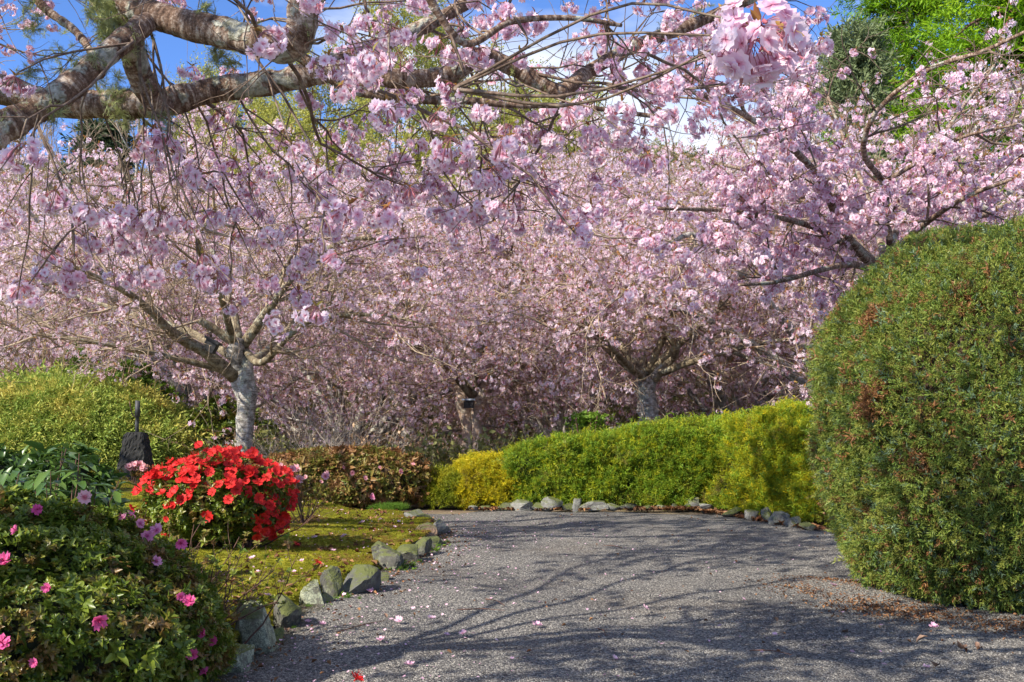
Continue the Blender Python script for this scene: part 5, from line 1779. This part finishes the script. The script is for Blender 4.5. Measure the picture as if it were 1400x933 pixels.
# grass tuft at the end of the lawn
GB = make_wisp(770, M['grass'], 40, 1.0, .5, .02, 0, up=.9)
xg, yg = P(535, 702, 11.4)[0], 11.3
gq = np.stack([rng.normal(xg, .07, 40), rng.normal(yg, .07, 40), np.full(40, bed(xg, yg) - .01)], 1)
tag(scatter('grass', [GB], gq, R.uniform(-.3, .3, (40, 3)), R.uniform(.05, .09, 40)), 'bright green grass tuft beside the end stones of the kerb', 'grass', kind='stuff')
n = 260
yy = R.uniform(5.6, 9.6, n)
xx = np.interp(yy, le[:, 1], le[:, 0]) + R.normal(.1, .06, n)
cl_ = (np.sin(yy * 5.1) + np.sin(yy * 2.3 + 1)) > .3
gq = np.stack([xx, yy, 0 * yy], 1)[cl_]
scatter('weeds', [GB] + ROS['shrub_lime'][:2], gq, R.uniform(-.3, .3, (len(gq), 3)), R.uniform(.015, .04, len(gq)), kind='stuff', label='small green weeds growing at the foot of the kerb stones', cat='weeds')


# ------------------------------------------------------------------ stones
def stone_mesh(w, dp, h, seed, mat, cuts=7, rough=.05, sharp=.48):
    """A rough stone w x dp x h, standing on z = 0 and sunk a little."""
    g = np.random.default_rng(seed)
    import bmesh
    bm = bmesh.new()
    bmesh.ops.create_icosphere(bm, subdivisions=4, radius=1)
    V = np.array([v.co for v in bm.verts])
    Fc = np.array([[v.index for v in f.verts] for f in bm.faces])
    bm.free()
    V = np.sign(V) * np.abs(V) ** .62                          # boxier
    V /= np.abs(V).max(0)
    for k in range(cuts + 5):
        nv = unit(g.standard_normal(3) * [1, 1, .9])
        dst = g.uniform(sharp, .95)
        dd = V @ nv - dst
        V = V - np.where(dd > 0, dd * 1.0, 0)[:, None] * nv
    s = np.zeros(len(V))
    for k in range(18):
        wv = unit(g.standard_normal(3)) * g.uniform(2, 11)
        s += np.sin(V @ wv + g.uniform(0, 6.28)) * 2.2 / np.linalg.norm(wv)
    V = V * (1 + rough * .7 * s[:, None]) + g.standard_normal(V.shape) * .014
    lo, hi = V.min(0), V.max(0)
    V = (V - (lo + hi) / 2) / (hi - lo) * np.array((w, dp, h * 1.2))
    V[:, 2] += h * .4
    me = mesh('stone', V, [Fc], mat, smooth=False)
    return me


SM = dict(grey=stone_mat('grey_stone', (.035, .035, .03), (.14, .137, .12), (.30, .32, .22), .4, .85),
          pale=stone_mat('pale_stone', (.08, .08, .072), (.26, .255, .235), (.36, .38, .30), .45, .45),
          lichen=stone_mat('lichened_stone', (.08, .08, .06), (.22, .22, .16), (.40, .43, .30), 1.0, .4),
          dark=stone_mat('dark_stone', (.045, .045, .042), (.15, .15, .14), (.28, .30, .22), .2, .45),
          brown=stone_mat('brown_stone', (.12, .075, .045), (.36, .25, .17), (.36, .36, .28), .15, .2))
# left kerb: px range, base and top rows, depth factor, material, label
LS = [(290, 338, 918, 872, 'lichen', 'low lichen-crusted boulder nearest the viewer under the green azalea', 1.0, 5),
      (312, 372, 890, 815, 'lichen', 'large rounded kerb boulder furred with grey lichen beside the green azalea', 1.0, 4),
      (368, 408, 862, 808, 'grey', 'wedge-shaped mossy kerb stone left of the pale lichened block', 1.0, 7),
      (406, 443, 830, 786, 'lichen', 'square pale kerb block speckled with yellow-green lichen', .7, 6),
      (436, 466, 817, 767, 'grey', 'upright pointed grey kerb stone leaning behind the pale block', .7, 9),
      (462, 515, 814, 768, 'dark', 'long dark sloping kerb stone right of the pointed one', .8, 8),
      (506, 549, 780, 737, 'grey', 'big rounded grey kerb boulder halfway along the lawn edge', 1.0, 5),
      (538, 574, 768, 741, 'grey', 'low grey kerb stone with weeds at its foot, right of the big boulder', .9, 6),
      (545, 572, 752, 732, 'dark', 'small dark kerb stone set behind the weedy one', .8, 6),
      (563, 589, 760, 730, 'grey', 'narrow grey kerb stone below the brown-topped one', .9, 7),
      (566, 597, 740, 711, 'brown', 'brown-topped rounded kerb stone near the end of the lawn', .9, 5),
      (588, 616, 731, 704, 'pale', 'pale grey kerb stone at the path-side end of the lawn', .9, 7),
      (566, 598, 718, 700, 'dark', 'dark flat kerb stone behind the brown-topped one', .9, 6),
      (352, 384, 880, 854, 'grey', 'small mossy stone low between the furred boulder and the wedge-shaped stone', .9, 7),
      (428, 452, 828, 808, 'dark', 'small dark stone wedged at the foot of the pale lichened block', .9, 7),
      (508, 532, 796, 778, 'grey', 'small grey stone at the foot of the big rounded boulder', .9, 7),
      (578, 604, 748, 730, 'grey', 'small grey stone against the brown-topped kerb stone on the path side', .9, 7),
      (550, 582, 716, 694, 'pale', 'pale boulder ending the kerb by the grass tuft', 1.0, 6)]
for i, (x0, x1, y1, y0, mk, lab, df, cuts) in enumerate(LS):
    d = H * F / (y1 - HZ)
    w = (x1 - x0) / F * d
    h = (y1 - y0) / F * d
    dp = w * df * 1.35
    pos = P((x0 + x1) / 2, y1, d)
    me = stone_mesh(w * 1.04, dp, h * .92, 900 + i, SM[mk], cuts, .05)
    o = place(me, 'kerb_stone', None, (pos[0], d + dp * .45, -.02), (0, 0, rng.uniform(-.15, .15)))
    tag(o, lab, 'stone', 'kerb stones along the left of the path')
# far kerb under the hedge
RS = [(647, 12, 6), (664, 14, 5), (690, 24, 9), (714, 30, 13), (737, 20, 9), (755, 28, 17), (775, 13, 9), (789, 14, 15), (811, 36, 12), (840, 22, 9), (860, 27, 9), (884, 16, 6), (905, 14, 6), (925, 14, 7),
      (946, 20, 14), (967, 20, 11), (1002, 27, 11), (1029, 22, 13), (1050, 16, 19), (1066, 25, 17), (1086, 22, 13), (1108, 22, 9)]
ORD = ['first', 'second', 'third', 'fourth', 'fifth', 'sixth', 'seventh', 'eighth', 'ninth', 'tenth', 'eleventh', 'twelfth', 'thirteenth', 'fourteenth', 'fifteenth', 'sixteenth',
       'seventeenth', 'eighteenth', 'nineteenth', 'twentieth', 'twenty-first', 'twenty-second']
for i, (px, w_, h_) in enumerate(RS):
    base_y = np.interp(px, [640, 870, 945, 1000, 1065, 1110], [697.5, 698, 696, 706, 717, 725])
    d = H * F / (base_y - HZ)
    w, h = w_ / F * d, h_ / F * d
    mk = 'pale' if i % 5 != 1 else 'grey'
    me = stone_mesh(w * 1.08, max(w * .7, .12), h * 1.1, 950 + i, SM[mk], 11, .05, .35)
    o = place(me, 'kerb_stone', None, (P(px, base_y, d)[0], d + .05, -.002), (0, 0, rng.uniform(-.2, .2)))
    size_word = 'broad' if w_ >= 27 else ('tiny' if w_ <= 14 else 'small')
    tag(o, f'{size_word} {"pale" if mk == "pale" else "grey"} kerb stone, {ORD[i]} from the olive end of the row under the hedge', 'stone', 'kerb stones under the far hedge')

# ------------------------------------------------------------------ dark plinth with a post
d = 12.0
pb = P(186, 672, d)
rp = thing('plinth', 'dark rough tapered plinth with a short post on top in front of the golden mound', 'plinth', pb)
dark = stone_mat('blackened_stone', (.005, .005, .005), (.018, .018, .016), (.06, .06, .055), .1)
g = np.random.default_rng(5)
nz_, sd_ = 26, 14
zz = np.linspace(-.12, P(186, 592, d)[2] - pb[2], nz_)
hw = np.interp(zz, [-.12, 0, zz[-1] * .75, zz[-1] * .95, zz[-1]], [.215, .20, .125, .108, .085])
V = []
for z_, w in zip(zz, hw):
    for k in range(4 * sd_):
        s_, u_ = divmod(k, sd_)
        u_ = u_ / sd_ * 2 - 1
        x_, y_ = [(u_, -1), (1, u_), (-u_, 1), (-1, -u_)][s_]
        r_ = (abs(x_) ** 7 + abs(y_) ** 7) ** (1 / 7)
        V.append((pb[0] + x_ / r_ * w, pb[1] + y_ / r_ * w, pb[2] + z_))
V = np.array(V) + g.standard_normal((len(V), 3)) * .005
m4 = 4 * sd_
i, j = np.meshgrid(np.arange(m4), np.arange(nz_ - 1))
f = np.stack([(j * m4 + i).ravel(), (j * m4 + (i + 1) % m4).ravel(), ((j + 1) * m4 + (i + 1) % m4).ravel(), ((j + 1) * m4 + i).ravel()], 1)
obj('block', mesh('block', V, [f, (np.arange(m4) + (nz_ - 1) * m4)[None]], dark, smooth=False), rp)
mb = MB()
t_ = pb + np.array((.01, 0, zz[-1]))
tubes(mb, np.array([[t_ - [0, 0, .03], t_ + [0, 0, .1], t_ + [.004, 0, .17], t_ + [.006, 0, .171], t_ + [.008, 0, .34]]]), np.array([[.021, .020, .020, .026, .024]]), 10, 0, .03, rng)
obj('post', mb.build('post', plain('dark_weathered_post', (.05, .05, .052), .6, var=.5)), rp)
mb = MB()
tubes(mb, curve(np.array([t_ + [-.0, 0, .16], t_ + [-.05, 0, .2], t_ + [-.08, 0, .33]]), 8)[None], np.linspace(.008, .005, 8)[None], 6, 0, rng=rng)
obj('bracket', mb.build('bracket', M['stem']), rp)


# ------------------------------------------------------------------ small lamps and a dark box fixed in the trees
def box(mb, c, s, slot=0, bev=.12):
    """A box with chamfered vertical edges."""
    c, s = np.asarray(c, float), np.asarray(s, float) / 2
    k = bev
    ring = np.array([(-1 + k, -1), (1 - k, -1), (1, -1 + k), (1, 1 - k), (1 - k, 1), (-1 + k, 1), (-1, 1 - k), (-1, -1 + k)])
    V = np.concatenate([np.c_[ring, np.full(8, -1)], np.c_[ring, np.full(8, 1)]]) * s + c
    i = np.arange(8)
    mb.add(V, [np.stack([i, (i + 1) % 8, (i + 1) % 8 + 8, i + 8], 1), np.stack([i[::-1], i + 8])], None, slot)


dk, pl = plain('dark_casing', (.015, .015, .016), .5), plain('pale_blue_lid', (.35, .42, .52), .4)


def lamp(label, px, py, d, w, h, tilt):
    c = P(px, py, d)
    r_ = thing('tree_box', label, 'lamp', c)
    for nm, mt, cz, sz in [('casing', dk, (0, 0, 0), (w, w * .8, h)), ('lid', pl if tilt == 0 else dk, (0, -.01, h * .62), (w * 1.35, w * 1.1, h * .2)), ('bracket', dk, (0, w * .55, -h * .1), (w * .25, w * .5, h * .4))]:
        mb = MB()
        box(mb, np.asarray(cz) + c, sz)
        o = obj(nm, mb.build(nm, mt, smooth=False), r_)
    r_.rotation_euler = (0, tilt, 0)


lamp('small dark lamp with pale lid fixed at the fork of the twin-stemmed cherry', 641, 553, 19.2, .17, .13, 0)
lamp('dark tilted box wedged in the fork of the pale-trunked cherry', 288, 474, 13.3, .15, .12, .5)  # plain dark box, built from the same parts as the lamps
lamp('small dark lamp among the slim stems right of the golden mound', 279, 572, 17.6, .16, .2, 0)

# ------------------------------------------------------------------ litter on the ground
def curl_leaf(seed, mat, L=.06, W=.035):
    g = np.random.default_rng(seed)
    v, f = leaf_geo(L, W, .6, g.uniform(-.4, .3))
    v[:, 2] += g.standard_normal(len(v)) * .004 + .006
    m2 = MB()
    m2.add(v - [L / 2, 0, 0], f)
    return m2.build('dry_leaf', mat)


DL = [curl_leaf(i, M['litter']) for i in range(5)]
# needles and crumbs under the hedge and round the ball
n = 24000
a = R.uniform(0, 6.28, n)
rr_ = 1.0 + R.normal(.10, .17, n)
qx, qy = BC[0] + np.cos(a) * rr_ * 1.0, BC[1] + np.sin(a) * rr_ * 1.0
k = (np.sin(a) < .5) & ((np.sin(a * 3) + np.sin(a * 7 + 1)) * .35 + R.uniform(-.9, 1.1, n) > .1)
q1 = np.stack([qx, qy, np.full(n, .006)], 1)[k]
n = 2600
s_ = R.uniform(0, 1, n)
qx = np.interp(s_, [0, .5, .7, 1], [-.4, 1.25, 1.95, 2.75]) + R.normal(0, .05, n)
qy = np.interp(s_, [0, .5, .7, 1], [12.05, 12.05, 12.1, 10.1]) - np.abs(R.normal(0, .07, n)) + .05
k = (s_ > .5) | (R.uniform(size=n) < .25)
q2 = np.stack([qx, qy, np.full(n, .004)], 1)[k]
n = 420
yy = R.uniform(5, 12, n)
xx = np.interp(yy, le[:, 1], le[:, 0]) - np.abs(R.normal(.05, .6, n))
q3 = np.stack([xx, yy, bed_z(xx, yy, .1)], 1)
n = 420
yy = R.uniform(4.5, 10, n)
xx = np.interp(yy, le[:, 1], le[:, 0]) + np.abs(R.normal(0, .22, n)) + .02
q4 = np.stack([xx, yy, np.full(n, .008)], 1)
n = 260
q5 = np.stack([R.uniform(-1, 4, n), 4.5 + R.uniform(0, 1, n) * 7, np.full(n, .008)], 1)
for nm, lab, qs, sc_ in [('fallen_needles', 'red-brown needle litter round the foot of the clipped ball', q1, (.10, .36)), ('fallen_leaves', 'brown leaf litter along the kerb under the far hedge', q2, (.4, 1.1)),
                         ('bed_litter', 'dry brown leaf litter scattered over the mossy bed', q3, (.35, 1.0)), ('kerb_litter', 'brown crumbs and dry bits along the left kerb', np.concatenate([q4, q5]), (.15, .5))]:
    scatter(nm, DL, qs, np.stack([R.normal(0, .35, len(qs)), R.normal(0, .35, len(qs)), R.uniform(0, 6.28, len(qs))], 1), R.uniform(*sc_, len(qs)), kind='stuff', label=lab, cat='litter')

# petals: the ones lying singly on the path and the bed
def petal_mesh(seed):
    g = np.random.default_rng(seed)
    mb = MB()
    v, f, a = petal(.024, .022, .008)
    v = v - [.012, 0, 0]
    v[:, 2] += .004
    a = a.copy()
    a[:, 1] = g.uniform()
    mb.add(v, f, a)
    return mb.build('petal', M['fallen'])


PM = [petal_mesh(i) for i in range(3)]
FM = []
for s in range(2):
    mb = MB()
    add_flower(mb, np.array((0, 0, .006)), np.array((0, .2, 1.0)) / 1.02, .021, np.random.default_rng(80 + s), ((5, 1, .8), (4, .7, 1.0)))
    FM.append(mb.build('fallen_flower', M['fallen']))
for px, py in [(536, 851), (545, 853), (437, 876), (421, 855), (440, 858), (427, 905), (633, 871), (648, 871), (679, 880), (882, 836), (610, 873), (565, 836), (1139, 804), (1152, 841), (1205, 859), (1277, 862), (1164, 896), (1210, 914),
               (1266, 918), (1017, 823), (505, 812), (470, 817), (985, 860), (1060, 872), (840, 905), (905, 885), (735, 860), (520, 880), (560, 915), (480, 870), (590, 850), (700, 905)]:
    d = H * F / (py - HZ)
    w = P(px, py, d)
    o = place((FM if R.uniform() < .45 else PM)[int(R.integers(0, 2))], 'fallen_blossom', None, (w[0], w[1], .012), (R.normal(0, .2), R.normal(0, .2), R.uniform(0, 6)), R.uniform(.8, 1.25))
    tag(o, 'pink cherry blossom fallen on the gravel beside the left kerb stones' if px < 500 else 'pink cherry blossom fallen on the open middle of the gravel path' if px < 950 else 'pink cherry blossom fallen on the gravel near the clipped ball', 'blossom', 'fallen blossoms on the path')
for px, py in [(495, 720), (470, 738), (455, 757), (540, 722), (402, 790), (412, 772), (385, 800), (365, 815), (520, 712), (545, 716), (430, 740), (352, 790), (345, 772)]:
    d = (H - .07) * F / (py - HZ)
    w = P(px, py, d)
    o = place(FM[int(R.integers(0, 2))], 'fallen_blossom', None, (w[0], w[1], bed_z(w[0], w[1], .1) + .012), (R.normal(0, .2), R.normal(0, .2), R.uniform(0, 6)), R.uniform(.8, 1.3))
    tag(o, 'pale cherry blossom fallen on the mossy lawn', 'blossom', 'fallen blossoms on the lawn')
n = 900
yy = 4.4 + R.uniform(0, 1, n) * 7.5
xx = np.interp(yy, le[:, 1], le[:, 0]) + np.abs(R.normal(0, .5, n)) * (1 + 2 * (R.uniform(size=n) < .35))
qs = np.stack([xx, yy, np.full(n, .009)], 1)
n2 = 500
yy = R.uniform(5.5, 12, n2)
xx = np.interp(yy, le[:, 1], le[:, 0]) - R.uniform(.1, 2.2, n2)
qs = np.concatenate([qs, np.stack([xx, yy, bed_z(xx, yy, .1) + .008], 1)])
scatter('fallen_petals', PM, qs, np.stack([R.normal(0, .3, len(qs)), R.normal(0, .3, len(qs)), R.uniform(0, 6.28, len(qs))], 1), R.uniform(.35, .8, len(qs)), kind='stuff',
        label='tiny faded petals strewn over the path and the moss', cat='petals')
# red azalea flowers that dropped
for px, py, lab in [(434, 772, 'red azalea flower dropped on the moss behind the pointed kerb stone'), (405, 746, 'red azalea flower dropped on the moss below the red azalea'), (488, 930, 'red azalea flower dropped on the gravel at the bottom edge of the view')]:
    on_bed = px < 480
    d = (H - (.09 if on_bed else .02)) * F / (py - HZ)
    w = P(px, py, d)
    o = place(AZ['red'][0], 'dropped_flower', None, (w[0], w[1], bed_z(w[0], w[1], .1) + .03 if on_bed else .03), (.6, .3, 1), .85)
    tag(o, lab, 'flower', 'dropped red flowers')
# big dry leaves by the clipped ball, and twigs on the gravel
BL = [curl_leaf(20 + i, plain(f'curled_brown_leaf_{i}', [(.22, .13, .085), (.13, .075, .045), (.28, .18, .12)][i], .7, var=.3), .08, .045) for i in range(3)]
for k, (px, py, lab) in enumerate([(1313, 893, 'largest curled brown leaf on the litter below the clipped ball'), (1282, 915, 'upturned brown leaf at the edge of the gravel below the ball'), (1262, 880, 'dark curled leaf beside the largest brown leaf'),
                                   (1335, 888, 'small pale curled leaf right of the largest brown leaf'), (392, 866, 'flat brown leaf at the foot of the wedge-shaped kerb stone'), (1060, 852, 'rusty leaf lying on the gravel left of the clipped ball'),
                                   (527, 846, 'tan leaf on the gravel near the left kerb'), (1155, 868, 'brown leaf on shaded gravel left of the ball')]):
    d = H * F / (py - HZ)
    w = P(px, py, d)
    tag(place(BL[k % 3], 'dry_leaf', None, (w[0], w[1], .012), (R.normal(0, .3), R.normal(0, .4), R.uniform(0, 6)), [1.0, .8, .85, .55, .7, .5, .4, .5][k]), lab, 'leaf', 'dry leaves on the ground')
for px0, py0, px1, py1, lab in [(625, 837, 690, 838, 'thin reddish twig lying across the middle of the gravel'), (664, 822, 690, 831, 'short tan twig above the reddish one on the gravel'), (1025, 893, 1082, 899, 'pale dry twig on the gravel toward the clipped ball'),
                                (818, 863, 828, 873, 'short dark twig at the edge of the shadow band'), (460, 868, 525, 852, 'grey twig lying near the left kerb stones'), (825, 748, 850, 751, 'small tan twig on the far part of the path')]:
    d0, d1 = H * F / (py0 - HZ), H * F / (py1 - HZ)
    a_, b_ = P(px0, py0, d0) + [0, 0, .012], P(px1, py1, d1) + [0, 0, .012]
    mb = MB()
    md_ = (a_ + b_) / 2 + [.01, .02, .004]
    tubes(mb, curve(np.array([a_, md_, b_]), 9)[None], np.linspace(.0035, .002, 9)[None], 5, 0, .1, rng)
    tag(obj('fallen_twig', mb.build('fallen_twig', M['stem'])), lab, 'twig', 'twigs fallen on the path')
